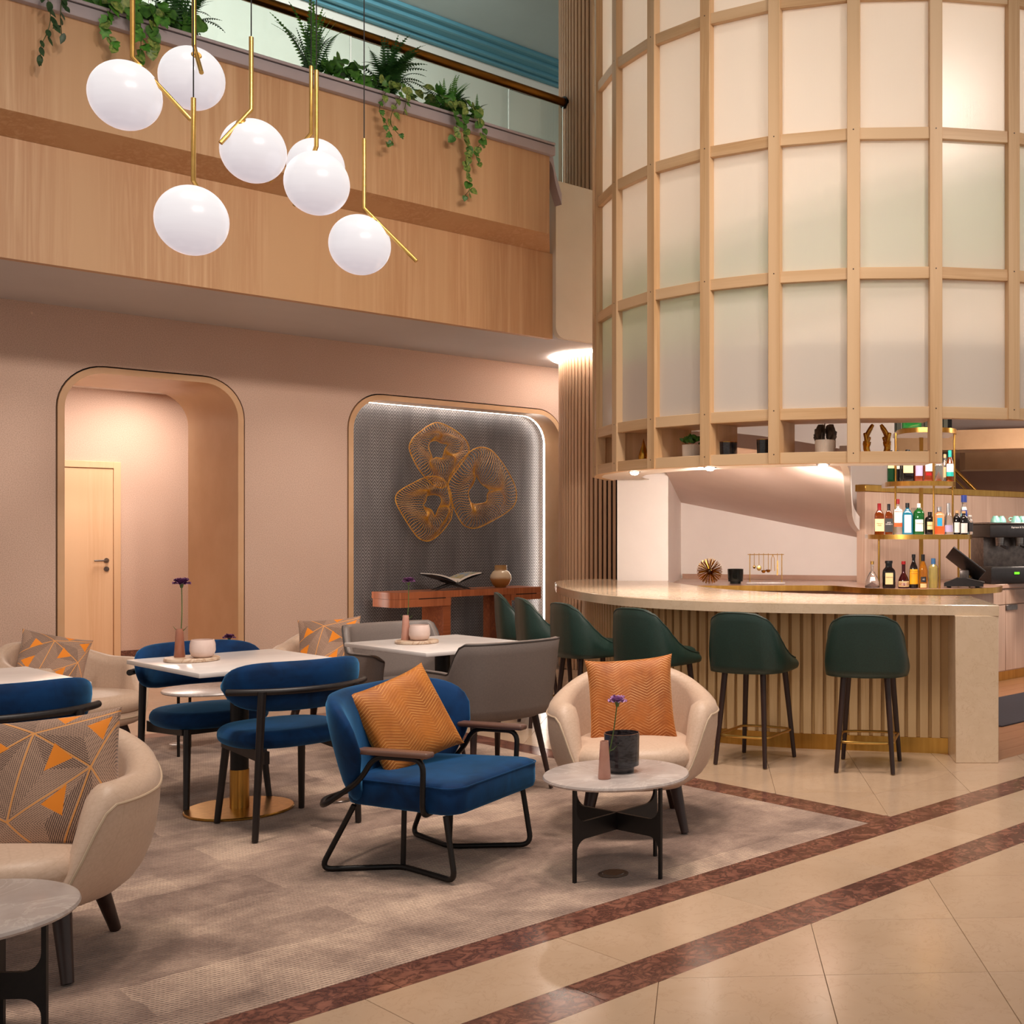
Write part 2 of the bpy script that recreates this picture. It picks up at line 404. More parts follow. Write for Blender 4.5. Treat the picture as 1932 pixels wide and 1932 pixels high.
def frosted():
    m = Mat('frosted_panel'); v = m.coord()
    x, y, z = m.xyz(v)
    fl = m.math('SINE', m.math('MULTIPLY', x, 2*pi/.011))
    m.set(col=lin((236,228,218)), rough=.22, spec=.45)
    tr = m.node('ShaderNodeBsdfTranslucent'); tr.inputs[0].default_value = lin((240,232,222))
    mx = m.node('ShaderNodeMixShader'); mx.inputs[0].default_value = .38
    m.L.new(m.b.outputs[0], mx.inputs[1]); m.L.new(tr.outputs[0], mx.inputs[2]); m.L.new(mx.outputs[0], m.out.inputs[0])
    m.bump(fl, .05, .001); return m.m
m_panel = frosted()
def clear(name, tint, a=.12):
    """thin sheet of glass: mostly see-through with a glossy skin"""
    m = Mat(name); tr = m.node('ShaderNodeBsdfTransparent'); tr.inputs[0].default_value = lin(tint)
    gl = m.node('ShaderNodeBsdfGlossy'); gl.inputs['Roughness'].default_value = .03
    fr = m.node('ShaderNodeFresnel'); fr.inputs[0].default_value = 1.45
    mx = m.node('ShaderNodeMixShader'); m.L.new(fr.outputs[0], mx.inputs[0]); m.L.new(tr.outputs[0], mx.inputs[1]); m.L.new(gl.outputs[0], mx.inputs[2])
    m.L.new(mx.outputs[0], m.out.inputs[0]); return m.m
m_sheet = clear('balustrade_glass', (240,246,243))
def opal():
    m = Mat('opal_glass_globe'); x, y, z = m.xyz(m.coord()); n = m.noise(m.coord((1,1,9), (.5,.3,0)), 3, 3)
    f = m.math('ADD', m.math('MULTIPLY', z, 3.2), m.math('ADD', .45, m.math('MULTIPLY', n, .25)))
    c = m.ramp(f, [(.0, lin((206,192,198))), (.45, lin((232,222,224))), (.85, lin((248,243,243)))])  # globe's shading put into its glow colour, greyer towards the bottom
    m.set(col=(.12,.12,.12,1), emit=c, es=.80, rough=.25); return m.m
m_globe = opal()
m_led = emit('led_strip', (255,240,226), 22)
m_spot_on = emit('downlight_lens', (255,248,236), 30)
# ================================================================== SETTING
# ---- floor: dark bed with stone tiles, each a piece of its own
floor = struct(MB().box(-3, 11, -1.5, 17, -.12, -.005).obj('floor', m_grout))
def clip(poly, a, b, c):
    """keep the side a*x+b*y<=c"""
    out = []
    for i in range(len(poly)):
        p, q = poly[i], poly[(i+1) % len(poly)]
        dp, dq = a*p[0]+b*p[1]-c, a*q[0]+b*q[1]-c
        if dp <= 0: out.append(p)
        if (dp < 0 < dq) or (dq < 0 < dp):
            t = dp/(dp-dq); out.append((p[0]+(q[0]-p[0])*t, p[1]+(q[1]-p[1])*t))
    return out
def area(p): return abs(sum(p[i][0]*p[(i+1) % len(p)][1]-p[(i+1) % len(p)][0]*p[i][1] for i in range(len(p))))/2
def stone_piece(poly, mat, name='tile', g=.0012, z=0.0):
    cx = sum(p[0] for p in poly)/len(poly); cy = sum(p[1] for p in poly)/len(poly)
    b = MB(); n = len(poly)
    def ins(k): return [(p[0]-cx-(p[0]-cx)*k/max(.05, math.hypot(p[0]-cx, p[1]-cy)), p[1]-cy-(p[1]-cy)*k/max(.05, math.hypot(p[0]-cx, p[1]-cy))) for p in poly]
    l = [[(x, y, -.02) for x, y in ins(g)], [(x, y, -.0012) for x, y in ins(g)], [(x, y, 0) for x, y in ins(g+.0012)]]
    b.loft(l); return b.obj(name, mat, floor, (cx, cy, z))
TS = .52; S2 = math.sqrt(.5)
# bar outlines in (right, ahead) metres, seen from the camera stand
BAR_EDGE = [(1.387,7.15),(.90,7.235),(.42,7.33),(.0,7.43),(-.458,7.63),(-.929,8.02),(-1.352,8.70),(-1.66,9.5),(-1.80,10.1)]
def bar_front(r):     # ahead-distance of the counter edge at a given right offset
    xs = [p[0] for p in reversed(BAR_EDGE)]; ys = [p[1] for p in reversed(BAR_EDGE)]
    return interp(xs, ys, r)
def rd(x, y): return (x*CR[0]+y*CR[1], x*CF[0]+y*CF[1])
def tile_field(x0, x1, y0, y1, keep=lambda x, y: True):
    e1a, e1b = (x0+y0)*S2, (x1+y1)*S2; e2a, e2b = (x0-y1)*S2, (x1-y0)*S2
    i0 = math.floor((e1a-4.252)/TS)-1; i1 = math.ceil((e1b-4.252)/TS)+1
    j0 = math.floor((e2a-.376)/TS)-1; j1 = math.ceil((e2b-.376)/TS)+1
    for i in range(i0, i1):
        for j in range(j0, j1):
            q = []
            for a, b in ((0,0),(1,0),(1,1),(0,1)):
                e1 = 4.252+(i+a)*TS; e2 = .376+(j+b)*TS; q.append(((e1+e2)*S2, (e1-e2)*S2))
            for c in ((-1,0,-x0),(1,0,x1),(0,-1,-y0),(0,1,y1)):
                q = clip(q, *c) if len(q) > 2 else q
            if len(q) < 3 or area(q) < .0006: continue
            if not keep(sum(p[0] for p in q)/len(q), sum(p[1] for p in q)/len(q)): continue
            stone_piece(q, m_tile)
def rect(x0, x1, y0, y1): return [(x0,y0),(x1,y0),(x1,y1),(x0,y1)]
tile_field(.6, 7.6, .4, 2.72)
x = -.9
for k in range(13): stone_piece(rect(3.279-.72*6+.72*k, 3.279-.72*5+.72*k, 2.905, 3.27), m_tile)
for k in range(9):
    stone_piece(rect(-.75+1.02*k, .27+1.02*k, 2.72, 2.905), m_brown); stone_piece(rect(-1.1+1.02*k, -.08+1.02*k, 3.27, 3.445), m_brown)
def before_bar(x, y):
    r, d = rd(x, y)
    if r > 1.45: return True
    if d < bar_front(max(-1.8, r)) + .45: return r > -4
    return r < -1.75 and d < 12
tile_field(4.725, 9.6, 3.445, 3.80)
tile_field(4.725, 6.26, 3.80, 10.5, before_bar)
tile_field(6.26, 8.0, 5.2, 10.5, lambda x, y: before_bar(x, y) and rd(x, y)[0] < -.2)
for k in range(5): stone_piece(rect(4.55, 4.725, 3.445+1.02*k, min(8.625, 4.465+1.02*k)), m_brown)
for k in range(7): stone_piece(rect(-2.5+1.02*k, min(4.55, -1.48+1.02*k), 8.45, 8.625), m_brown)
tile_field(1.6, 4.725, 8.625, 10.5)
tile_field(2.2, 5.6, 10.5, 13.7)
# service floor behind the bar: oak planks
for j in range(14):
    for i in range(5):
        xa = 5.75 + 1.15*i - (.5 if j % 2 else 0); ya = 3.80 + .16*j
        xa0 = max(6.26, xa)
        if xa0 > xa+1.1: continue
        if rd(xa+.9, ya)[0] < .9: continue
        w = MB().box(xa0+.001, xa+1.149, ya+.001, ya+.159, -.02, 0).obj('plank', m_plank, floor)
carpet_o = MB().box(-2.6, 4.549, 3.446, 8.449, -.012, 0).obj('carpet', m_carpet)
tag(carpet_o, 'taupe patchwork loop carpet laid under the tables and armchairs', 'carpet')

# ---- long left wall with the arched doorway and the alcove (both reach the floor)
WY = 10.5
def arch_path(x0, x1, h, rad, off=0, n=10):
    x0 += off; x1 -= off; h -= off; rad = max(.02, rad-off); p = [(x0, 0)]
    p += [(x0+rad-rad*cos(R(90)*k/n), h-rad+rad*sin(R(90)*k/n)) for k in range(n+1)]
    p += [(x1-rad+rad*sin(R(90)*k/n), h-rad+rad*cos(R(90)*k/n)) for k in range(n+1)]
    return p + [(x1, 0)]
ARCH = (3.24, 4.745, 2.735, .36); ALC = (5.718, 8.30, 2.72, .36)
out = [(-3, 0)] + arch_path(*ARCH) + arch_path(*ALC) + [(9.4, 0), (9.4, 3.3), (-3, 3.3)]
struct(MB().prism(out, WY, WY+.12, 'y').obj('wall_left', m_wall))
def lining(args, y0, y1, name, th=.05, gap=.012):
    a = arch_path(*args, off=gap); b = arch_path(*args, off=gap+th); m = MB()
    loops = [[(p[0], y0, p[1]), (q[0], y0, q[1]), (q[0], y1, q[1]), (p[0], y1, p[1])] for p, q in zip(a, b)]
    m.loft(loops); return m
o = lining(ARCH, WY-.006, 11.55, 'trim').obj('trim_1', m_lining); struct(o)
g = lining(ARCH, WY+.03, WY+.06, 'gap', .02, -.008).obj('shadow_gap', m_black, o)
o = lining(ALC, WY-.006, 10.77, 'trim').obj('trim_2', m_lining); struct(o)
lining(ALC, WY+.03, WY+.06, 'gap', .02, -.008).obj('shadow_gap', m_black, o)
# light strip round the inside of the alcove, shining on its back panel
a = arch_path(*ALC, off=.055); b = arch_path(*ALC, off=.064)
lm = MB().loft([[(p[0], 10.772, p[1]), (q[0], 10.772, q[1]), (q[0], 10.795, q[1]), (p[0], 10.795, p[1])] for p, q in zip(a, b)])
led = lm.obj('light_strip', m_led); tag(led, 'thin white light strip edging the dark alcove', 'light strip')
struct(MB().box(5.5, 8.55, 10.86, 10.93, 0, 2.9).obj('wall_alcove', m_herring))
# alcove returns behind the lining
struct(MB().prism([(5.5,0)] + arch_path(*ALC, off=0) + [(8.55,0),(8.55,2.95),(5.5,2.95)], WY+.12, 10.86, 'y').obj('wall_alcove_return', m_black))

# ---- corridor seen through the arch
struct(MB().box(1.2, 7.2, 13.7, 13.8, 0, 3.0).obj('wall_corridor', m_wall))
struct(MB().box(1.1, 1.2, 11.5, 13.8, 0, 3.0).obj('wall_corridor_left', m_wall)); struct(MB().box(7.2, 7.3, 11.5, 13.8, 0, 3.0).obj('wall_corridor_right', m_wall))
struct(MB().box(1.1, 3.19, 11.45, 11.55, 0, 3).box(4.80, 7.3, 11.45, 11.55, 0, 3).box(3.1, 4.9, 11.45, 11.55, 2.78, 3).obj('wall_corridor_front', m_wall))
struct(MB().box(1.1, 7.3, 11.4, 13.8, 2.89, 2.99).obj('ceiling_corridor', m_white))
struct(MB().box(4.845, 7.2, 13.675, 13.70, 0, .105).obj('baseboard_corridor', m_brown))
dr = struct(bpy.data.objects.new('door_1', None)); COL.objects.link(dr); dr.location = (3.90, 13.7, 0)
MB().rbox(0, .07, -.045, 0, 0, 2.125, .004, 1).rbox(.87, .94, -.045, 0, 0, 2.125, .004, 1).rbox(.0705, .8695, -.045, 0, 2.055, 2.125, .004, 1).obj('frame', m_doorwood, dr)
leaf = MB().rbox(.072, .868, -.03, -.002, .008, 2.053, .003, 1).obj('leaf', m_doorwood, dr)
hz = 1.4 - 57/2247*12.75
m = MB(); m.M = Matrix.Translation((.80, -.03, hz)) @ Matrix.Rotation(R(90), 4, 'X'); m.cyl((0,0), .026, 0, .008, 20); m.M = None
m.tube(rounded([(.80, -.035, hz), (.80, -.085, hz), (.665, -.085, hz)], .03), .0095, 10); m.obj('lever_handle', m_steel, leaf)
m = MB(); m.M = Matrix.Translation((.80, -.03, hz-.09)) @ Matrix.Rotation(R(90), 4, 'X'); m.cyl((0,0), .026, 0, .01, 20); m.cyl((0,0), .009, .01, .016, 12); m.obj('lock_rosette', m_darksteel, leaf)

# ---- gallery balcony
SOF = 3.18
struct(MB().box(-3, 9.4, 8.90, 10.62, SOF, SOF+.16).obj('ceiling_soffit', m_soffit))
XL, XU = 6.89, 6.63
bf = MB()
bf.add([(-3, 8.89, SOF-.005), (XL, 8.89, SOF-.005), (XL, 8.89, 3.965), (-3, 8.89, 3.965), (-3, 8.96, SOF-.005), (XL, 8.96, SOF-.005), (XL, 8.96, 3.965), (-3, 8.96, 3.965)],
       [(0,1,2,3),(5,4,7,6),(1,5,6,2),(4,0,3,7),(3,2,6,7),(4,5,1,0)])
o = struct(bf.obj('wall_balcony_lower', m_balcony))
bf = MB()   # the upper front stands forward of the lower one on a canted underside
bf.add([(-3, 8.60, 4.055), (XU, 8.60, 4.055), (XU, 8.60, 4.75), (-3, 8.60, 4.75), (-3, 8.93, 3.955), (XL, 8.93, 3.955), (XU, 8.93, 4.75), (-3, 8.93, 4.75)],
       [(0,1,2,3),(5,4,7,6),(1,5,6,2),(4,0,3,7),(3,2,6,7),(4,5,1,0)])
struct(bf.obj('wall_balcony_upper', m_balcony, sharp=20))
cap = struct(MB().rbox(-3, XU+.03, 8.545, 8.72, 4.75, 4.835, .012, 2).obj('trim_3', m_cap))
MB().box(-3, XU+.022, 8.56, 8.70, 4.835, 4.843).obj('shadow_gap', m_capdark, cap)
MB().rbox(-3, XU+.03, 8.545, 8.72, 4.843, 4.868, .008, 2).obj('coping', m_cap, cap)
# planter trough behind the coping
struct(MB().box(-3, XU, 8.72, 9.45, 4.5, 4.83).obj('planter_bed', pm('planter_soil', (52,40,32), (36,28,22), rough=.95, scale=60, bump=.5)))
# falling coping end piece beside the white wall
e = rounded([(XU-.02, 8.66, 4.80), (XU+.06, 8.68, 4.74), (XU+.12, 8.72, 4.60), (XU+.24, 8.78, 4.44)], .12, 4)
m = MB(); m.loft([[(p.x, p.y-.05, p.z+.05), (p.x, p.y+.05, p.z+.05), (p.x, p.y+.05, p.z-.05), (p.x, p.y-.05, p.z-.05)] for p in e]); struct(m.obj('trim_4', m_cap))
# white end of the gallery front, lower left corner rounded
pts = [(XL+.10, SOF+.005)] + [(XL+.10-.10*sin(R(90)*k/6), SOF+.105-.10*cos(R(90)*k/6)) for k in range(7)] + [(XL, 4.64), (9.6, 4.64), (9.6, SOF+.005)]
struct(MB().prism(pts, 8.84, 9.0, 'y').obj('wall_gallery_end', m_offwhite))
struct(MB().box(-3, 12, 9.45, 13.6, 4.45, 4.6).obj('floor_gallery', m_tile))
struct(MB().box(-4, 14, 13.5, 13.6, 4.6, 7.9).obj('wall_gallery', m_gallery))
bb = struct(MB().box(-4, 14, 13.46, 13.5, 4.6, 4.78).obj('baseboard_gallery', m_gallery))
for k in range(3): MB().rbox(-4, 14, 13.445, 13.47, 4.63+.05*k, 4.65+.05*k, .006, 1).obj('moulding', m_gallery, bb)
cn = struct(MB().prism([(13.5, 7.66), (13.5, 7.9), (12.95, 7.9), (12.95, 7.80)], -4, 14, 'x').obj('trim_5', m_teal_deep))
for k, (y, z) in enumerate([(13.42, 7.675), (13.30, 7.70), (13.12, 7.745), (12.98, 7.785)]):
    MB().rbox(-4, 14, y-.03, y+.03, z-.03, z+.02, .012, 2).obj('moulding', m_teal_deep, cn)
struct(MB().box(-4, 14, -2, 13.6, 7.80, 7.95).obj('ceiling', m_teal))
# handrail and glass balustrade
RY, RZ = 9.58, 5.72
hr = thing('handrail', 'aged bronze round handrail above the glass balustrade', 'handrail', (0, RY, RZ))
MB().tube([(-3, 0, 0), (7.60, 0, 0)], .042, 16).obj('rail', m_bronze, hr)
MB().tube([(7.56, 0, 0), (7.64, 0, 0)], .06, 16).obj('wall_flange', m_black_metal, hr)
xs = [-3, -1.35, .3, 1.95, 3.60, 5.25, 6.90, 7.56]
bal = thing('glass_balustrade', 'clear glass balustrade panels standing behind the planted trough', 'balustrade', (0, RY, 4.6))
for a, b in zip(xs, xs[1:]): MB().rbox(a+.008, b-.008, -.008, .008, .0, 1.075, .003, 1).obj('pane', m_sheet, bal)
MB().box(3.44, 3.58, .30, .34, -.0, 1.4).obj('upright', m_white, bal)

# ---- round column clad in upright slats, running through the soffit
CC = W(-1.571, 12.4); CRAD = .60
colm = struct(bpy.data.objects.new('column', None)); COL.objects.link(colm); colm.location = CC
MB().cyl((0,0), CRAD-.055, 0, SOF, 48).cyl((0,0), CRAD-.055, 4.3, 7.8, 48).obj('core', m_dark_core, colm)
lo_me = MB().rbox(-.0148, .0148, -.03, .0, 0, SOF-.02, .002, 1).mesh('slat'); lo_me.materials.append(m_slat)
hi_me = MB().rbox(-.0148, .0148, -.03, .0, 4.4, 7.79, .002, 1).mesh('slat'); hi_me.materials.append(m_slat)
base = math.atan2(-CF[1], -CF[0])
for me in (lo_me, hi_me):
    for k in range(-26, 27):
        a = base + k*2*pi/80
        s = link('slat', me, None, colm, (CRAD*cos(a), CRAD*sin(a), 0), a - pi/2); s.rotation_euler[2] = a + pi/2 + pi
rl = MB().lathe([(CRAD+.015, SOF-.018), (CRAD+.085, SOF-.018), (CRAD+.085, SOF-.001), (CRAD+.015, SOF-.001)], 64)
tag(rl.obj('ring_light', m_led, None, CC), 'glowing ring light around the top of the slatted column', 'ceiling light')

# ---- lattice drum over the bar
DC = (.915, 10.016); DR = 2.37; NB = 28; RAILZ = [1.833, 2.12, 3.02, 3.92, 4.82, 5.72, 6.62, 7.52]
drum = thing('lattice_drum', 'round oak lattice drum with frosted panels rising above the bar', 'lattice screen', W(*DC))
dz = TH - pi/2     # drum built in camera-stand axes (x right, y ahead) and turned into the room
drum.rotation_euler[2] = dz
def dpt(a, rad=DR): return (rad*sin(a), -rad*cos(a))
A0 = R(4.0); ST = 2*pi/NB
post_lo = MB().rbox(-.041, .041, 0, .075, 1.833, 7.75, .002, 1).mesh('post'); post_lo.materials.append(m_lattice_v)
post_bk = MB().rbox(-.041, .041, 0, .075, 2.73, 7.75, .002, 1).mesh('post'); post_bk.materials.append(m_lattice_v)
post_hi = MB().rbox(-.041, .041, 0, .075, 2.12, 7.75, .002, 1).mesh('post'); post_hi.materials.append(m_lattice_v)
ch = 2*DR*sin(ST/2)
rail_me = MB().rbox(-ch/2+.036, ch/2-.036, .008, .07, 0, .075, .002, 1).mesh('rail'); rail_me.materials.append(m_lattice_h)
pan_me = MB().box(-ch/2+.02, ch/2-.02, .046, .052, 0, .865).mesh('panel'); pan_me.materials.append(m_panel)
peg_me = MB().tube([(0, -.001, 0), (0, .004, 0)], .0045, 8).mesh('peg'); peg_me.materials.append(m_darkwood)
for i in range(NB):
    a = A0 + i*ST - (2*pi if i > NB//2 else 0)
    x, y = dpt(a); low = R(-100) < a < A0 + .01
    back = abs((a+pi) % (2*pi) - pi) > R(88) and not low
    p = link('post', post_bk if back else post_lo if low else post_hi, None, drum, (x, y, 0), a)
    if R(-85) < a < R(35):
        for z in (RAILZ if low else RAILZ[1:])[:6]: link('peg', peg_me, None, p, (0, 0, z + .062))
    am = a + ST/2; x, y = dpt(am, DR*cos(ST/2))
    low2 = R(-100) < a < A0 - .01
    for k, z in enumerate(RAILZ):
        if (k == 0 and not low2) or (k == 1 and back): continue
        link('rail', rail_me, None, drum, (x, y, z), am)
        if 1 <= k < 7: link('panel', pan_me, None, drum, (x, y, z + .045), am)
    if low2:      # open shelf compartments under the screen
        d = MB(); x2, y2 = dpt(a)
        d.M = Matrix.Translation((x2, y2, 0)) @ Matrix.Rotation(a, 4, 'Z')
        d.box(-.010, .012, .07, .36, 1.90, 2.125); d.obj('divider', m_lattice_v, drum)
        s = MB(); q = [dpt(a, DR-.02), dpt(a+ST, DR-.02), dpt(a+ST, DR-.40), dpt(a, DR-.40)]
        s.prism(q, 1.888, 1.906); s.obj('shelf', m_lattice_h, drum)
        s = MB().prism(q, 2.125, 2.143); s.obj('shelf_ceiling', m_lattice_h, drum)
        s = MB().prism(q, 1.836, 1.842); s.obj('underside', m_white, drum)
# spiral stair balustrade curling up inside the drum, dimly seen through the frosted panels
def stz(a): return interp([-75, -34, 4, 40, 90], [2.62, 2.70, 3.02, 3.36, 3.9], a)
m_stairglass = Mat('green_tinted_stair_glass'); m_stairglass.set(col=lin((206,226,206)), rough=.3)
_t = m_stairglass.node('ShaderNodeBsdfTranslucent'); _t.inputs[0].default_value = lin((206,236,212)); _x = m_stairglass.node('ShaderNodeMixShader'); _x.inputs[0].default_value = .75
m_stairglass.L.new(m_stairglass.b.outputs[0], _x.inputs[1]); m_stairglass.L.new(_t.outputs[0], _x.inputs[2]); m_stairglass.L.new(_x.outputs[0], m_stairglass.out.inputs[0])
sb_ = struct(bpy.data.objects.new('stair_balustrade', None)); COL.objects.link(sb_); sb_.location = W(*DC); sb_.rotation_euler[2] = dz
MB().loft([[(*dpt(R(a), 2.10), stz(a)), (*dpt(R(a), 2.10), stz(a)+.68), (*dpt(R(a), 2.085), stz(a)+.68), (*dpt(R(a), 2.085), stz(a))] for a in range(-75, 91, 5)]).obj('glass_band', m_stairglass.m, sb_)
MB().tube([(*dpt(R(a), 2.10), stz(a)+.72) for a in range(-75, 91, 5)], .035, 8).obj('stair_rail', m_lattice_h, sb_)
struct(MB().lathe([(.02, 2.62), (2.24, 2.62), (2.24, 2.66), (.02, 2.66)], 56).obj('ceiling_drum', m_pink, None, W(*DC)))
for i, (a, rad) in enumerate(((-60, 2.21), (-37, 2.19), (-14.5, 2.2))):
    x, y = dpt(R(a), rad); q = W(DC[0]+x, DC[1]+y, 1.836)
    t = thing('downlight', ['small bright downlight under the drum nearest the slatted column', 'small bright downlight below the leafy potted plant', 'small bright downlight below the dark succulent'][i], 'downlight', q, group='downlights under the lattice drum')
    MB().lathe([(.034, -.004), (.046, -.004), (.046, 0), (.034, 0)], 24).obj('bezel', m_steel, t)
    MB().lathe([(.001, -.026), (.016, -.024), (.028, -.016), (.034, -.002), (.001, -.001)], 24).obj('lens', m_spot_on, t)
    lamp('SPOT', 'drum_downlight', q - Vector((0, 0, .04)), 34, WARM, .03, q - Vector((0, 0, 1)), 108, .9)

# ---- recess behind the bar: pillar, back wall, raking stair soffit
def rect_rd(r0, r1, d0, d1): return [tuple(W(a, b))[:2] for a, b in ((r0,d0),(r1,d0),(r1,d1),(r0,d1))]
struct(MB().prism(rect_rd(-1.345, -.89, 10.62, 12.4), 0, 2.62).obj('wall_pillar', m_white))
bw = [W(-.95, 12.2)[:2], W(1.2, 11.52)[:2], W(1.23, 11.6)[:2], W(-.92, 12.3)[:2]]
struct(MB().prism([tuple(p) for p in bw], 0, 2.62).obj('wall_back_bar', m_white))
def splane(r, d): return -.24*r - .125*d + 2.99
rc = spline([(.40, 7.95, 0), (.506, 8.23, 0), (.60, 9.3, 0), (.70, 10.5, 0), (.80, 11.1, 0), (.95, 11.62, 0)], 6)
rc = [p for p in rc if math.hypot(p.x-DC[0], p.y-DC[1]) < 1.93]
so = [(-.89, 9.31)] + [(DC[0]+1.93*sin(R(a)), DC[1]-1.93*cos(R(a))) for a in range(-66, -13, 6)] + [(p.x, p.y) for p in rc] + [(-.89, 12.18)]
top = [tuple(W(r, d, splane(r, d))) for r, d in so]; up = [tuple(W(r, d, splane(r, d)+.10)) for r, d in so]
struct(MB().loft([top, up]).obj('ceiling_stair_soffit', m_pink))
m = MB(); m.loft([[tuple(W(p.x+o1, p.y, splane(p.x, p.y)+o2)) for o1, o2 in ((0,-.012),(.05,-.012),(.05,.12),(0,.12))] for p in rc]); struct(m.obj('trim_6', m_white))
# panelled wall behind the bottle shelves, brass capping
PA = W(.905, 11.1); 
pw = struct(bpy.data.objects.new('wall_panelled', None)); COL.objects.link(pw); pw.location = PA
MB().rbox(0, 4.5, 0, .1, 0, 1.76, .003, 1).obj('panel', m_cabinet, pw)
MB().rbox(-.01, 4.5, -.012, .112, 1.76, 1.825, .004, 1).obj('brass_capping', m_brass, pw)
struct(MB().prism([tuple(W(p_, q_))[:2] for p_, q_ in ((.6, 15.2), (7.5, 15.2), (7.5, 15.4), (.6, 15.4))], 0, 2.62).obj('wall_far', pm('far_wall_paint', (150,112,92), (144,106,86), rough=.7)))
m_greenslat = pm('grey_green_slat', (112,112,96), (100,100,84), rough=.6)
gw = struct(bpy.data.objects.new('wall_green_slats', None)); COL.objects.link(gw); gw.location = W(.95, 12.6); gw.rotation_euler[2] = dz
MB().box(-.35, 1.0, .03, .06, 1.3, 2.62).obj('backing', m_black, gw)
gs = MB().box(-.021, .021, 0, .03, 1.3, 2.6).mesh('slat'); gs.materials.append(m_greenslat)
for k in range(26): link('slat', gs, None, gw, (-.32+.05*k, 0, 0))
struct(MB().prism([tuple(W(a, b))[:2] for a, b in ((-1.4, 10.4), (4.4, 9.6), (6.5, 16), (-1.4, 16))], 2.62, 2.72).obj('ceiling_bar', m_pink))
# stair beams on the far right and raking handrails
m_beam = pm('beam_wood_lacquer', (206,164,122), (198,156,114), rough=.45)
for nm, p0, p1, za, zb, dep in (('beam_1', (1.30, 12.4), (3.4, 11.6), 2.22, 2.42, .5), ('beam_2', (2.35, 14.2), (4.2, 13.7), 2.12, 2.34, .4)):
    q = [tuple(W(*p0))[:2], tuple(W(*p1))[:2], tuple(W(p1[0], p1[1]+dep))[:2], tuple(W(p0[0], p0[1]+dep))[:2]]
    struct(MB().prism(q, za, zb).obj('trim_7' if nm == 'beam_1' else 'trim_8', m_beam))
for lab, p in (('raking brass stair handrail left of the bottle shelves', ((.90, 11.95, 2.06), (1.20, 11.95, 1.86))), ('raking brass stair handrail right of the bottle shelves', ((2.10, 13.4, 2.08), (2.34, 13.4, 1.84)))):
    t = thing('stair_handrail', lab, 'handrail', W(p[0][0], p[0][1], 0))
    o0 = W(p[0][0], p[0][1], 0)
    MB().tube([W(*p[0]) - o0, W(*p[1]) - o0], .022, 10).obj('rail', m_brass, t)
    for e_ in p: MB().tube([W(e_[0], e_[1], 0) - o0, W(*e_) - o0], .012, 8).obj('newel', m_brass, t)
    MB().tube([W(*p[0]) - o0 - Vector((0,0,.10)), W(*p[1]) - o0 - Vector((0,0,.10))], .010, 8).obj('lower_bar', m_brass, t)
# ================================================================== FURNITURE
def pad_mesh(rx, ry, z0, z1, n=2.6, edge=.04, dome=.02, seg=40, c=(0,0), front=None):
    """upholstered pad: superellipse outline, soft edge, slightly domed top"""
    def ring(k, z):
        out = []
        for j in range(seg):
            a = 2*pi*j/seg; ca, sa = cos(a), sin(a)
            q = (abs(ca)**n + abs(sa)**n)**(-1/n)
            out.append((c[0]+(rx-k)*ca*q, c[1]+(ry-k)*sa*q, z))
        return out
    h = min(edge, (z1-z0)/2); L = []
    for k in range(6): t = R(90)*k/5; L.append(ring(edge*(1-sin(t)), z0+h*(1-cos(t))))
    for k in range(6): t = R(90)*k/5; L.append(ring(edge*(1-cos(t)), z1-h*(1-sin(t))))
    for k in (.35, .6, .8, .97): L.append([(c[0]+(p[0]-c[0])*(1-k), c[1]+(p[1]-c[1])*(1-k), z1+dome*(1-(1-k)**2)) for p in ring(edge, z1)])
    return MB().loft(L)
def shell_path(pts, n=5): return spline([(x, y, 0) for x, y in pts], n)
def shell(path, top, bot, th, lean=lambda s: 0, nz=8, bulge=0):
    """upholstered shell standing on a plan path; top/bot give heights along s in 0..1"""
    P = path; n = len(P); L = [0]
    for i in range(1, n): L.append(L[-1] + (P[i]-P[i-1]).length)
    loops = []; rim = []
    for i in range(n):
        s = L[i]/L[-1]; t = (P[min(i+1, n-1)]-P[max(i-1, 0)]).normalized(); nrm = Vector((t.y, -t.x, 0))   # outward
        zt, zb = top(s), bot(s); e = min(1.0, max(0.02, min(s, 1-s)/.035))**.5; hw = th/2*e
        lp = []
        for k in range(nz+1):
            u = k/nz; z = lerp(zb, zt, u); o = lean(s)*u*u + bulge*sin(pi*u); lp.append(P[i] + nrm*(hw+o) + Vector((0,0,z)))
        o = lean(s)
        for k in range(1, 4): a = pi*k/4; lp.append(P[i] + nrm*(o+hw*cos(a)) + Vector((0,0,zt+hw*.8*sin(a))))
        for k in range(nz+1):
            u = 1-k/nz; z = lerp(zb, zt, u); o = lean(s)*u*u + bulge*sin(pi*u); lp.append(P[i] + nrm*(-hw+o) + Vector((0,0,z)))
        loops.append(lp); rim.append(P[i] + nrm*(lean(s)+hw*.85) + Vector((0,0,zt+hw*.45)))
    return MB().loft(loops), rim
def leg(b, t, rb, rt, seg=12):
    b = (b[0], b[1], .0045); return MB().tube([b, t], [rb, rt], seg)

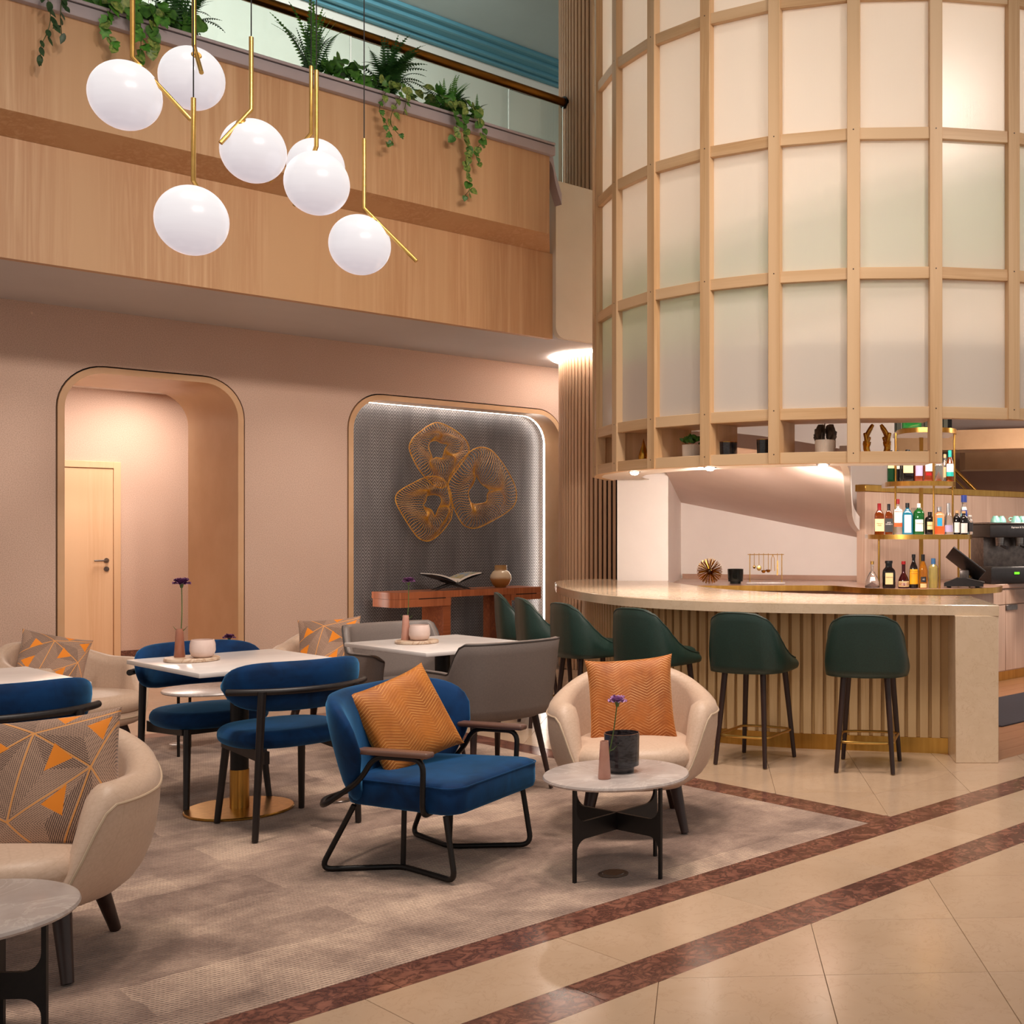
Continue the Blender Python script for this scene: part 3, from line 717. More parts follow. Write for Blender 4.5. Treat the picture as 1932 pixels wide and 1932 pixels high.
# ---------- cushions
def pillow(name, size, mat, label, loc, rz, tilt, roll=0, colors=None, thick=.075, grid=40, group=None):
    h = size/2; m = MB()
    def pt(u, v, s):
        pin = 1 - .075*(1-abs(u)**2.2*0)*(abs(v)**4)*(1-abs(u)**3) ; pin2 = 1 - .075*(abs(u)**4)*(1-abs(v)**3)
        e = max(0, (1-abs(u)**2.6)*(1-abs(v)**2.6))
        w = .006*sin(5*u+2*v)*e
        return (u*h*pin2*1.0, s*thick*(e**.42) + w, v*h*pin)
    vs = []; fs = []; n = grid+1
    for s in (-1, 1):
        o = len(vs)
        for j in range(n):
            for i in range(n): vs.append(pt(-1+2*i/grid, -1+2*j/grid, s))
        for j in range(grid):
            for i in range(grid):
                q = (o+j*n+i, o+j*n+i+1, o+(j+1)*n+i+1, o+(j+1)*n+i); fs.append(q if s < 0 else q[::-1])
    m.add(vs, fs); me = m.mesh(name, 0); me.materials.append(mat)
    if colors:
        at = me.color_attributes.new('print', 'FLOAT_COLOR', 'POINT'); buf = []
        for s in (-1, 1):
            for j in range(n):
                for i in range(n): buf += colors(-1+2*i/grid, -1+2*j/grid)
        at.data.foreach_set('color', buf)
    o = link(name, me); tag(o, label, 'cushion', group)
    o.location = loc; o.rotation_euler = Matrix.Rotation(rz, 3, 'Z').to_4x4().to_3x3().to_euler() if False else (tilt, roll, rz)
    return o
def chevron_mat(name, c1, c2, c3):
    m = Mat(name); x, y, z = m.xyz(m.coord())
    col = m.math('MULTIPLY', x, 1/.078); fr = m.math('PINGPONG', col, 1.0)
    w = m.math('ADD', m.math('MULTIPLY', z, 1/.0135), m.math('MULTIPLY', fr, 3.1)); st = m.math('ABSOLUTE', m.math('SUBTRACT', m.math('FRACT', w), .5))
    n = m.noise(m.coord(), 9, 4, .65); band = m.noise(m.coord((1,1,1)), 11, 3)
    ln = m.math('MULTIPLY', m.ramp(st, [(.32, (0,0,0,1)), (.46, (1,1,1,1))]), m.ramp(band, [(.38, (.05,.05,.05,1)), (.62, (.9,.9,.9,1))]))
    m.set(col=m.mix(ln, m.ramp(n, [(.3, lin(c1)), (.7, lin(c2))]), lin(c3)), rough=.6, sheen=.8, sheenr=.35, sheenc=lin((255,190,110)))
    m.bump(st, .35, .003); return m.m
m_amber = chevron_mat('amber_velvet_chevron', (186,108,26), (150,80,16), (222,158,84))
m_rust = chevron_mat('rust_velvet_chevron', (186,106,40), (146,76,24), (236,178,118))
def print_mat():
    m = Mat('geometric_print_fabric'); a = m.node('ShaderNodeAttribute', attribute_name='print')
    m.set(col=a.outputs['Color'], rough=.7, sheen=.2); m.bump(m.noise(m.coord(), 300, 2), .1, .001); return m.m
m_print = print_mat()
# printed pattern: star points joined by gold lines, hatched fields, orange triangles
_star = [(-.10, .72), (.66, .12), (-.42, -.52), (.16, -1.25), (-1.25, .05), (1.1, .95), (-.9, 1.2), (1.15, -.75)]
_edges = [(0,1),(0,2),(1,2),(0,4),(2,4),(2,3),(1,3),(0,5),(1,5),(0,6),(4,6),(1,7),(3,7)]
_tri = [((-.62,.70),(-.40,.52),(-.75,.36)), ((.18,.53),(.42,.28),(.05,.14)), ((-.55,.13),(-.68,-.30),(-.92,-.05)), ((.34,-.08),(.28,-.52),(.02,-.33)),
        ((.92,.86),(.60,.74),(.82,.50)), ((.58,-.35),(.52,-.78),(.80,-.55)), ((-.88,-.75),(-.6,-.92),(-.95,-.97)), ((.16,.98),(.5,.96),(.30,.82))]
_cO, _cL, _cD, _cG = lin((236,136,10))[:3], lin((222,152,80))[:3], lin((74,52,44))[:3], lin((186,150,126))[:3]
def _in(t, p):
    def s(a, b, c): return (a[0]-c[0])*(b[1]-c[1])-(b[0]-c[0])*(a[1]-c[1])
    d = [s(p, t[0], t[1]), s(p, t[1], t[2]), s(p, t[2], t[0])]; return not (min(d) < 0 < max(d))
def _ed(a, b, p):
    ax, ay = _star[a]; bx, by = _star[b]; dx, dy = bx-ax, by-ay; t = max(0, min(1, ((p[0]-ax)*dx+(p[1]-ay)*dy)/(dx*dx+dy*dy)))
    return math.hypot(p[0]-ax-dx*t, p[1]-ay-dy*t)
def print_col(u, v):
    p = (u, v)
    for t in _tri:
        if _in(t, p): return [*_cO, 1]
    best = sorted((_ed(a, b, p), k) for k, (a, b) in enumerate(_edges))
    if best[0][0] < .012: return [*_cL, 1]
    a, b = _edges[best[0][1]]; (ax, ay), (bx, by) = _star[a], _star[b]; ln = math.hypot(bx-ax, by-ay)
    off = ((u-ax)*(by-ay)-(v-ay)*(bx-ax))/ln
    k = (off/.026) % 1.0; side = (best[0][1]*7 + (1 if off > 0 else 0)*3) % 3
    f = .75 if side == 0 else (.5 if side == 1 else .38)
    return [*(_cD if k < f*.72 else _cG), 1]

# ---------- beige tub armchair
def make_tub():
    t = thing('tub_armchair', 'x', 'armchair', group='beige tub armchairs')
    def zr(f):      # rim height by angle from the front
        f = abs(f); return .275 + .27*sstep(R(32), R(60), f) + .13*sstep(R(95), R(165), f)
    S = 72; loops = []; seam = []
    for j in range(S):
        f = -pi + 2*pi*j/S; zt = zr(f); cf, sf = cos(f), sin(f)
        a, b = .405, (.40 if cf < 0 else .375)
        Rr = ((abs(sf)/a)**2.3 + (abs(cf)/b)**2.3)**(-1/2.3); th = .055 + .06*sstep(R(34), R(62), abs(f)) - .03*sstep(R(100), R(150), abs(f)); Rb = .20
        prof = [(.0, .205)]
        for k in range(9):
            q = R(90)*k/8; prof.append((Rb + (Rr-Rb)*sin(q)**.8, .205 + (zt-.205)*(1-cos(q))**1.15))
        for k in range(1, 5): q = pi*k/5; prof.append((Rr-th/2+th/2*cos(q), zt+th*.5*sin(q)))
        prof += [(Rr-th, zt), (Rr-th-.012, lerp(zt, .28, .5)), (Rr-th-.04, .285), (.12, .28), (0, .28)]
        loops.append([(r*sf, r*cf, z) for r, z in prof])
        seam.append((Rr*sf*1.003, Rr*cf*1.003, zt-.004))
    n = len(loops[0]); m = MB(); m.loft(loops, closed=False, ring=True); m.obj('shell', m_beige, t, sharp=60)
    MB().tube(seam, .0045, 6, True).obj('piping', m_beigepipe, t)
    pad_mesh(.285, .32, .295, .415, 3.0, .058, .018, 48, (0, .075)).obj('seat_cushion', m_beige, t)
    for sx in (-1, 1):
        leg((sx*.233, .25, 0), (sx*.185, .17, .24), .018, .031).obj('leg', m_darkwood, t)
        leg((sx*.205, -.27, 0), (sx*.165, -.18, .24), .018, .031).obj('leg', m_darkwood, t)
    return t
tub = make_tub()
def put(o, r, d, fr, fd, label): o.location = W(r, d); o.rotation_euler[2] = heading(fr, fd); o['label'] = label; return o
put(tub, -2.43, 3.86, .195, -.98, 'beige leather tub armchair in the left foreground holding a large printed cushion')
place(tub, W(-.645, 5.70), heading(.13, -.99), 'beige leather tub armchair holding the rust chevron cushion behind the marble coffee table')
place(tub, W(-4.22, 7.22), heading(.95, -.31), 'beige leather tub armchair facing sideways beside the arched doorway')
place(tub, W(-3.05, 8.35), heading(.12, -.99), 'beige leather tub armchair against the wall between the arch and the alcove')

def cushion_at(r, d, z, fr, fd, **k):
    return pillow(loc=W(r, d, z), rz=heading(fr, fd)+pi, **k)
c0 = pillow('printed_cushion', .44, m_print, 'large geometric print cushion with orange triangles in the left foreground armchair', W(-2.30, 3.80, .592), heading(.25,-.97)+pi, R(-17), R(-5), print_col, .07, 300, 'geometric print cushions')
def again(o, loc, rz, tilt, roll, label):
    c = o.copy(); COL.objects.link(c); c.location = loc; c.rotation_euler = (tilt, roll, rz); c['label'] = label; return c
again(c0, W(-4.33, 7.20, .585), heading(.62, -.78)+pi, R(-20), R(14), 'geometric print cushion leaning in the tub armchair by the arched doorway').scale = (.88, .88, .88)
again(c0, W(-3.02, 8.20, .585), heading(.1, -.99)+pi, R(-14), R(-4), 'geometric print cushion on the tub armchair against the wall near the alcove').scale = (.97, .97, .97)
pillow('chevron_cushion', .42, m_rust, 'rust orange velvet cushion with chevron lines in the beige tub armchair', W(-.655, 5.70, .585), heading(.10,-.99)+pi, R(-16), R(-4), None, .07, 40, 'chevron velvet cushions')

# ---------- blue velvet lounge chair with armrests
def make_lounge():
    t = thing('lounge_chair', 'blue velvet lounge chair with black tube frame and wooden armrests', 'lounge chair')
    m = MB()   # seat: rounded in plan, deep box cushion
    def seat_ring(k, z):
        o = []; hw, f0, f1, rc = .325-k, -.25+k, .335-k, .07
        for cx, cy, a0 in ((hw-rc, f1-rc, 0), (-hw+rc, f1-rc, 90), (-hw+.05+rc, f0+rc, 180), (hw-.05-rc, f0+rc, 270)):
            for q in range(6): a = R(a0+90*q/5); o.append((cx+rc*cos(a), cy+rc*sin(a), z))
        return o
    sr = [seat_ring(.02, .275), seat_ring(.005, .282), seat_ring(0, .30), seat_ring(0, .375), seat_ring(.006, .388), seat_ring(.02, .397)]
    for k, z in ((.8, .403), (.5, .406), (.05, .407)): sr.append([(p[0]*k, .0175+(p[1]-.0175)*k, z) for p in seat_ring(.02, 0)])
    m.loft(sr)
    st = m.obj('seat', m_blue, t, sharp=60)
    MB().tube(seat_ring(-.001, .384), .003, 6, True).obj('piping', m_blue, st)
    # butterfly backrest: lofted upholstered sections along a curve
    loops = []; N = 33
    for i in range(N):
        s = -1+2*i/(N-1); e = max(.03, 1-abs(s)**5)**.5
        x = .385*sin(s*R(86))/sin(R(86)); y = -.275 + .25*(1-cos(s*R(78)))**1.1
        ztop = .735 - .03*abs(s)**3; zbot = .265 + .03*abs(s)
        zc = (ztop+zbot)/2; hz_ = (ztop-zbot)/2*e; tk = (.052 + .012*cos(s*pi))*max(.35, e)
        tx, ty = cos(s*R(70)), sin(s*R(70)); nx, ny = sin(s*R(70)), -cos(s*R(70))
        lp = []
        for j in range(22):
            a = 2*pi*j/22; ca, sa = cos(a), sin(a)
            q = (abs(ca)**3 + abs(sa)**3)**(-1/3); zz = hz_*sa*q; lean = -.10*(zz/.25)*(.6+.4*abs(s)); fl = .085*(zz/.24)*abs(s)**2.5
            lp.append((x + nx*(tk*ca*q) - nx*lean*.9, y + ny*(tk*ca*q) + lean*cos(s*R(60))*.9 + fl, zc+zz))
        loops.append(lp)
    m = MB(); m.loft(loops); m.obj('backrest', m_blue, t, sharp=0)
    for sx in (-1, 1):
        loop = [(sx*.29, .26, .27), (sx*.292, .305, .005+.011), (sx*.165, -.03, .011), (sx*.31, -.325, .011), (sx*.27, -.19, .275)]
        MB().tube(rounded(loop, .05, 6), .0115, 10).obj('runner', m_black_metal, t)
        MB().tube([(sx*.165, -.03, .012), (sx*.17, -.02, .28)], .011, 10).obj('leg', m_black_metal, t)
        pth = [(sx*.22, .16, .268), (sx*.345, .19, .272), (sx*.352, .20, .50), (sx*.352, -.03, .50), (sx*.36, -.09, .40), (sx*.39, -.25, .29), (sx*.26, -.35, .285), (0, -.365, .285)]
        MB().tube(rounded(pth, .055, 6), .0115, 10).obj('arm_tube', m_black_metal, t)
        m = MB(); m.rbox(sx*.352-.028, sx*.352+.028, -.10, .235, .506, .530, .009, 3); m.obj('armrest', m_armwood, t)
    return t
lo = make_lounge(); lo.location = W(-1.425, 5.065); lo.rotation_euler[2] = heading(.945, -.326)
pillow('amber_cushion', .405, m_amber, 'amber velvet cushion with chevron lines on the blue lounge chair', W(-1.555, 5.11, .585), heading(.80,-.60)+pi, R(-26), R(-15), None, .065, 40, 'chevron velvet cushions')

# ---------- blue velvet dining chair
def make_dining():
    t = thing('dining_chair', 'x', 'chair', group='blue velvet dining chairs')
    pad_mesh(.275, .255, .398, .482, 2.5, .042, .012, 44, (0, .015)).obj('seat', m_blue, t)
    loops = []; N = 29; rail = []
    for i in range(N):
        s = -1+2*i/(N-1); e = max(.02, 1-abs(s)**4.5)**.5; a = s*R(62)
        Rb = .36; x = Rb*sin(a); y = .10 - Rb*cos(a)*1.0; nx, ny = sin(a), -cos(a)
        zc = .688; hz_ = .115*e; tk = .044*max(.3, e); lp = []
        for j in range(18):
            q = 2*pi*j/18; ca, sa = cos(q), sin(q); k = (abs(ca)**2.5+abs(sa)**2.5)**(-1/2.5); zz = hz_*sa*k; o = tk*ca*k + .16*zz
            lp.append((x+nx*o, y+ny*o, zc+zz))
        loops.append(lp)
        if abs(s) < .86: rail.append((x+nx*.056, y+ny*.056, .672))
    m = MB(); m.loft(loops); m.obj('backrest', m_blue, t, sharp=0)
    MB().tube(rail, .016, 10).obj('back_rail', m_blackwood, t)
    for sx in (-1, 1):
        leg((sx*.25, -.245, 0), (sx*.225, -.262, .675), .0145, .019).obj('leg', m_blackwood, t)
        leg((sx*.21, .24, 0), (sx*.185, .19, .40), .0145, .019).obj('leg', m_blackwood, t)
        m = MB(); m.loft([[(sx*.235-.011*k2, -.25, z), ] for k2, z in ((0, .0),)] * 2) if False else None
        MB().prism([(-.255, .345), (.19, .372), (.19, .402), (-.255, .402)], sx*.20-.012, sx*.20+.012, 'x').obj('side_rail', m_blackwood, t)
    MB().rbox(-.19, .19, .165, .19, .372, .402, .003, 1).obj('front_rail', m_blackwood, t)
    return t
A_ = (.7435, -.6687)   # direction from the wall towards the room
din = make_dining()
put(din, -2.925, 6.227, *A_, 'blue velvet dining chair behind the middle white table, facing the room')
place(din, W(-2.309, 5.675), heading(-A_[0], -A_[1]), 'blue velvet dining chair in front of the middle white table, its back to the viewer')
place(din, W(-3.14, 4.84), heading(-A_[0], -A_[1]), 'blue velvet dining chair at the white table on the left edge')

# ---------- grey leather armchair
def make_grey():
    t = thing('grey_armchair', 'x', 'chair', group='grey leather armchairs')
    P = shell_path([(-.285, .20), (-.292, .05), (-.285, -.12), (-.235, -.235), (-.12, -.272), (0, -.280), (.12, -.272), (.235, -.235), (.285, -.12), (.292, .05), (.285, .20)], 6)
    def top(s): q = abs(s-.5)*2; return .646 + .159*(1-sstep(.38, .52, q)) - .02*sstep(.85, 1, q)
    m, rim = shell(P, top, lambda s: .43 - .012*(1-abs(2*s-1)), .045, lambda s: .045*(1-sstep(.4, .65, abs(2*s-1))), bulge=.012)
    m.obj('shell', m_greydark, t, sharp=0)
    MB().tube(rim, .005, 6).obj('piping', m_greypipe, t)
    pad_mesh(.262, .265, .40, .485, 3.2, .035, .012, 40, (0, -.01)).obj('seat', m_greydark, t)
    for sx in (-1, 1):
        leg((sx*.25, -.255, 0), (sx*.19, -.18, .42), .011, .02).obj('leg', m_darkwood, t)
        leg((sx*.24, .225, 0), (sx*.19, .15, .42), .011, .02).obj('leg', m_darkwood, t)
    MB().box(-.262, -.255, .0, .025, .435, .475).obj('fabric_tag', m_black, t)
    return t
gy = make_grey()
put(gy, -1.53, 6.43, -A_[0], -A_[1], 'grey leather armchair with its back to the viewer at the right white table')
place(gy, W(-2.19, 7.28), heading(*A_), 'grey leather armchair behind the right white table, facing the room')

# ---------- white cafe tables
def make_table():
    t = thing('cafe_table', 'x', 'table', group='white cafe tables')
    MB().rbox(-.375, .375, -.43, .43, .727, .75, .004, 2).obj('tabletop', m_white_top, t)
    MB().lathe([(.0, .727), (.12, .727), (.12, .719), (.043, .715), (.043, .20), (0, .20)], 32).obj('column', m_black_metal, t)
    MB().lathe([(.0, .205), (.0455, .205), (.0455, .012), (0, .012)], 32).obj('brass_sleeve', m_brass, t)
    MB().lathe([(0, 0), (.25, 0), (.256, .004), (.256, .010), (.252, .014), (.0, .015)], 56).obj('base_plate', m_brass, t)
    return t
tb = make_table(); tz = heading(-A_[0], -A_[1])
put(tb, -2.645, 5.96, -A_[0], -A_[1], 'white cafe table in the middle, laid with a travertine tray')
place(tb, W(-3.472, 5.12), tz, 'white cafe table cut by the left edge of the picture')
place(tb, W(-1.875, 6.86), tz, 'white cafe table between the two grey armchairs')

# ---------- round marble coffee tables
def make_coffee():
    t = thing('coffee_table', 'x', 'coffee table', group='round marble coffee tables')
    MB().lathe([(0, .378), (.285, .378), (.296, .381), (.300, .388), (.297, .396), (.288, .400), (0, .400)], 64).obj('tabletop', m_tabstone, t)
    h, x, z0, z1, r, w = .378, .24, .165, .235, .05, .013
    half = [(x-w/2-0, h)]  # right half outline, top to bottom
    def fil(cx, cz, a0, a1): return [(cx+r*cos(R(a0+(a1-a0)*k/6)), cz+r*sin(R(a0+(a1-a0)*k/6))) for k in range(7)]
    xi = x-w/2; xo = x+w/2
    outl = [(0, z1)] + fil(xi-r, z1+r, -90, 0) + [(xi, h), (xo, h), (xo, 0), (xi, 0)] + fil(xi-r, z0-r, 0, 90) + [(0, z0)]
    full = outl + [(-a, b) for a, b in reversed(outl)][1:-1]
    for k, a in enumerate((45, -45)):
        m = MB(); m.M = Matrix.Rotation(R(a), 4, 'Z'); m.prism(full, -.006, .006, 'y'); m.obj('leg_frame', m_black_metal, t, sharp=30)
    return t
cf = make_coffee()
put(cf, -.626, 4.919, .155, -.988, 'round grey marble coffee table with a vase and dark glass candle holder')
cf.rotation_euler[2] = heading(.155, -.988)
place(cf, W(-2.15, 3.13), heading(.155, -.988)+R(40), 'round grey marble coffee table cut by the lower left corner')
place(cf, W(-3.52, 7.56), heading(.26, -.965), 'round marble coffee table half hidden behind the middle blue chair')

# ---------- green bar stools
def make_stool():
    t = thing('bar_stool', 'x', 'bar stool', group='green leather bar stools')
    P = shell_path([(-.195, .185), (-.212, .08), (-.222, -.03), (-.212, -.13), (-.165, -.195), (-.08, -.216), (0, -.220), (.08, -.216), (.165, -.195), (.212, -.13), (.222, -.03), (.212, .08), (.195, .185)], 6)
    def top(s):
        q = abs(s-.5)*2; t_ = [.905, .904, .898, .868, .80, .735, .685, .652, .632, .618, .612]; k_ = min(9, int(q*10)); f_ = q*10-k_; g_ = f_*f_*(3-2*f_)*.3+f_*.7; return lerp(t_[k_], t_[k_+1], g_)
    m, rim = shell(P, top, lambda s: .553 + .01*abs(2*s-1), .036, lambda s: .022*(1-sstep(.1, .5, abs(2*s-1)))-.012*sstep(.2, .6, abs(2*s-1)), bulge=.010)
    m.obj('shell', m_green, t, sharp=0)
    MB().tube(rim, .0042, 6).obj('piping', m_greenpipe, t)
    pad_mesh(.208, .22, .553, .655, 3.2, .035, .014, 40, (0, .0)).obj('seat', m_green, t)
    for sx in (-1, 1):
        leg((sx*.163, -.205, 0), (sx*.125, -.15, .56), .013, .019).obj('leg', m_darkwood, t)
        leg((sx*.172, .205, 0), (sx*.13, .15, .56), .013, .019).obj('leg', m_darkwood, t)
    z = .178; a, b = .15, .172
    ring = rounded([(0, -.205, z), (.12, -.195, z), (.162, -.165, z), (.168, .165, z), (.12, .195, z), (0, .205, z), (-.12, .195, z), (-.168, .165, z), (-.162, -.165, z), (-.12, -.195, z), (0, -.205, z)], .04, 3)
    MB().tube(ring[:-1], .008, 8, True).obj('foot_ring', m_brass_d, t)
    return t
stl = make_stool()
SP = [((.59, 7.03), (.18, .98)), ((-.08, 7.22), (.42, .91)), ((-.70, 7.58), (.62, .78)), ((-1.19, 8.06), (.80, .60)), ((-1.56, 8.62), (.90, .43)), ((-1.87, 9.30), (.95, .31))]
SL = ['green leather bar stool nearest the marble pier', 'second green leather bar stool from the marble pier', 'third green leather bar stool from the marble pier', 'fourth green leather bar stool from the marble pier',
      'fifth green leather bar stool from the pier, partly behind the fourth', 'sixth green leather bar stool, farthest from the pier and next to the console']
for k, ((p, f), l) in enumerate(zip(SP, SL)):
    if k == 0: put(stl, *p, *f, l)
    else: place(stl, W(*p), heading(*f), l)
# ================================================================== BAR
bar = thing('bar_counter', 'curved bar with cream marble top, slatted oak front and marble pier', 'bar counter', (0, 0, 0), dz)
oe = [(p.x, p.y) for p in spline([(a, b, 0) for a, b in BAR_EDGE[1:]] + [(-1.86, 10.45, 0), (-1.82, 10.8, 0), (-1.62, 10.98, 0), (-1.36, 10.98, 0)], 6)]
ie = [(p.x, p.y) for p in spline([(-.885, 10.5, 0), (-.80, 10.2, 0), (-.55, 9.6, 0), (-.289, 9.05, 0), (.208, 8.55, 0), (.705, 8.32, 0), (1.387, 8.17, 0)], 5)]
topo = [(1.387, 7.15)] + oe + [(-1.36, 10.6), (-.885, 10.6)] + ie
m = MB(); n = len(topo)
cxm = (0.0, 9.0)
def inset(poly, k):
    out = []; N = len(poly); ar = sum(poly[i][0]*poly[(i+1) % N][1]-poly[(i+1) % N][0]*poly[i][1] for i in range(N)); sg = 1 if ar > 0 else -1
    for i in range(N):
        a, b, c = poly[i-1], poly[i], poly[(i+1) % N]
        t = Vector((c[0]-a[0], c[1]-a[1])); t = t.normalized() if t.length > 1e-9 else Vector((1,0)); out.append((b[0]-t.y*k*sg, b[1]+t.x*k*sg))
    return out
m.loft([[(x, y, .884) for x, y in topo], [(x, y, .944) for x, y in topo], [(x, y, .948) for x, y in inset(topo, .004)]])
m.obj('countertop', m_barstone, bar, sharp=30)
MB().rbox(1.127, 1.386, 7.156, 8.16, 0, .884, .003, 1).obj('pier', m_barstone, bar)
fp = [Vector((1.127, 7.455, 0))] + [Vector((p[0], p[1], 0)) for p in inset(topo, .26)[3:52]]
def arc_resample(P, step):
    out = [P[0]]; acc = 0
    for a, b in zip(P, P[1:]):
        L = (b-a).length; t = step-acc
        while t <= L: out.append(a.lerp(b, t/L)); t += step
        acc = (acc+L) % step
    return out
fp = [p for p in fp if p.y < 10.7]
def strip(path, off, th, z0, z1):
    lp = []
    for i, p in enumerate(path):
        t = (path[min(i+1, len(path)-1)]-path[max(i-1, 0)]).normalized(); nn = Vector((-t.y, t.x, 0))
        if nn.dot(Vector((0.4, 10.5, 0))-p) > 0: nn = -nn        # outward
        a, b = p+nn*off, p+nn*(off-th); lp.append([(a.x, a.y, z0), (a.x, a.y, z1), (b.x, b.y, z1), (b.x, b.y, z0)])
    return MB().loft(lp)
strip(fp, 0, .02, .10, .884).obj('front_panel', m_barback, bar)
strip(fp, .006, .02, 0, .098).obj('kick_plate', m_brass, bar)
sl = MB().rbox(-.0265, .0265, -.030, 0, .10, .884, .002, 1).mesh('slat'); sl.materials.append(m_barslat)
rs = arc_resample(fp, .074)
for i, p in enumerate(rs[1:-1]):
    t = (rs[i+2]-rs[i]).normalized(); nn = Vector((-t.y, t.x, 0))
    if nn.dot(Vector((0.4, 10.5, 0))-p) > 0: nn = -nn
    link('slat', sl, None, bar, p, math.atan2(nn.y, nn.x)+pi/2)

# ---- back counter with brass nosing
bk = thing('back_counter', 'low curved back counter with ash top and brass edge behind the bar', 'counter', (0, 0, 0), dz)
fe = [(p.x, p.y) for p in spline([(-.89, 10.42, 0), (-.55, 10.50, 0), (0, 10.54, 0), (.52, 10.54, 0), (.66, 10.38, 0), (.80, 10.13, 0), (1.02, 9.94, 0), (1.33, 9.87, 0), (1.66, 9.95, 0), (1.93, 10.17, 0), (2.05, 10.45, 0), (2.0, 10.72, 0)], 6)]
ct = fe + [(1.4, 11.02), (.93, 11.05), (.93, 11.5), (-.88, 12.12)]
MB().prism(ct, .864, .909).obj('top', m_counter, bk)
strip([Vector((a, b, 0)) for a, b in fe], .006, .012, .862, .9095).obj('brass_edge', m_brass, bk)
fi = inset(ct, .07)[:len(fe)]
MB().prism([(a, b) for a, b in fi] + [(1.4, 10.95), (.93, 10.98), (.93, 11.4), (-.86, 12.0)], 0, .864).obj('cabinet_body', m_cabinet, bk)
m = MB(); m.loft([[tuple(p) for p in ((-.87,12.13,.909),(-.87,12.13,.955),(-.87,12.11,.955),(-.87,12.11,.909))], [(1.0,11.555,.909),(1.0,11.555,.955),(1.0,11.535,.955),(1.0,11.535,.909)]]); m.obj('upstand', m_counter, bk)
# service cabinets on the right, along the panelled wall
sc = thing('service_cabinet', 'ash fronted service cabinet with brass plinth right of the bar', 'cabinet', (9.15, 5.74, 0))
MB().box(0, 2.6, .02, 1.0, .09, .86).obj('body', m_cabinet, sc)
MB().rbox(-.01, 2.62, -.01, 1.0, .86, .90, .004, 1).obj('top', m_counter, sc)
MB().box(.03, 2.6, .05, .9, 0, .09).obj('plinth', m_brass, sc)
for k in range(5):
    d_ = MB().rbox(.52*k+.003, .52*k+.517, 0, .02, .10, .705, .002, 1).obj('door', m_cabinet, sc)
    MB().rbox(.52*k+.003, .52*k+.20, -.012, .004, .655, .705, .002, 1).obj('finger_pull', m_darksteel, d_)
    MB().rbox(.52*k+.003, .52*k+.517, 0, .02, .712, .845, .002, 1).obj('drawer', m_cabinet, sc)
kg = thing('knock_box', 'dark round grinder hopper hung at the right edge by the cabinets', 'coffee knock box', (9.93, 5.60, .69))
MB().lathe([(0, 0), (.07, 0), (.08, .02), (.08, .13), (.07, .15), (0, .15)], 24).obj('bin', m_darksteel, kg)
MB().tube([(-.09, 0, .10), (.09, 0, .10)], .012, 10).obj('bar', m_black_plastic, kg)
mt = MB().rbox(7.4, 9.6, 4.42, 5.2, .0, .010, .004, 1).obj('floor_mat', pm('dark_floor_mat', (58,54,62), (44,41,48), rough=.95, scale=200, bump=.3))
tag(mt, 'dark grey floor mat on the planks behind the bar', 'mat')

# ---- bottle tower
TD = 10.42
tw = thing('bottle_shelf', 'tiered round fronted bottle shelf with brass edges and brass rods', 'shelf', W(1.31, TD), dz)
def tier(x0, x1, front, back, z):
    cx, rx = (x0+x1)/2, (x1-x0)/2; o = []
    for k in range(25): a = pi + pi*k/24; o.append((cx+rx*(abs(cos(a))**.75)*(1 if cos(a) > 0 else -1), front+(back-front)*.45*(1+sin(a)*1.0)) )
    o += [(x1, back), (x0, back)]
    s = MB().prism(o, z-.037, z-.001).obj('shelf', m_white, tw)
    strip_pts = [Vector((a, b, 0)) for a, b in o[:25]]
    lp = []
    for i, p in enumerate(strip_pts):
        t = (strip_pts[min(i+1, 24)]-strip_pts[max(i-1, 0)]).normalized(); nn = Vector((t.y, -t.x, 0))
        a, b = p+nn*.006, p-nn*.004; lp.append([(a.x, a.y, z-.04), (a.x, a.y, z), (b.x, b.y, z), (b.x, b.y, z-.04)])
    MB().loft(lp).obj('brass_band', m_brass, s)
T2, T3, T4 = 1.362, 1.812, 2.262
tier(-.44, .445, -.42, .28, T2); tier(-.29, .30, -.42, .28, T3); tier(-.19, .31, -.42, .28, T4)
for x, y, z0, z1 in ((-.36, -.22, .909, T2), (.135, -.385, .909, T2), (.34, -.1, .909, T2), (.42, -.2, .909, T2), (-.225, -.28, T2, T3), (.085, -.395, T2, T3), (.275, -.2, T2, T3),
                     (-.225, -.30, T3, T4), (.085, -.40, T3, T4), (.285, -.22, T3, T4)):
    MB().cyl((x, y), .009, z0, z1-.037, 12).obj('rod', m_brass, tw)
MB().rbox(.04, .075, .2, .24, .909, T4, .004, 1).obj('upright', m_brass, tw)

def gl(name, c, rough=.06, trans=.75, **k): m = Mat(name); m.set(col=lin(c), rough=rough, trans=trans, ior=1.3, coat=.5, **k); return m.m
G = dict(clear=gl('clear_bottle_glass', (240,240,238), trans=.93), amber=gl('amber_spirit_glass', (150,70,18)), dark=gl('dark_bottle_glass', (22,16,16), trans=.15), blue=gl('blue_bottle_glass', (40,150,190), trans=.6),
         green=gl('green_bottle_glass', (22,110,44), trans=.5), dgreen=gl('deep_green_glass', (8,60,28), trans=.35), red=gl('dark_red_glass', (60,10,12), trans=.25), gold=gl('golden_spirit_glass', (214,140,30), trans=.7),
         peach=gl('peach_glass', (240,170,120), trans=.3), pale=gl('pale_gold_glass', (212,196,120), trans=.6), rose=gl('rose_amber_glass', (150,62,30), trans=.5))
def flat(name, c, rough=.5): return pm(name, c, tuple(min(255, x*.97) for x in c), rough=rough, scale=20)
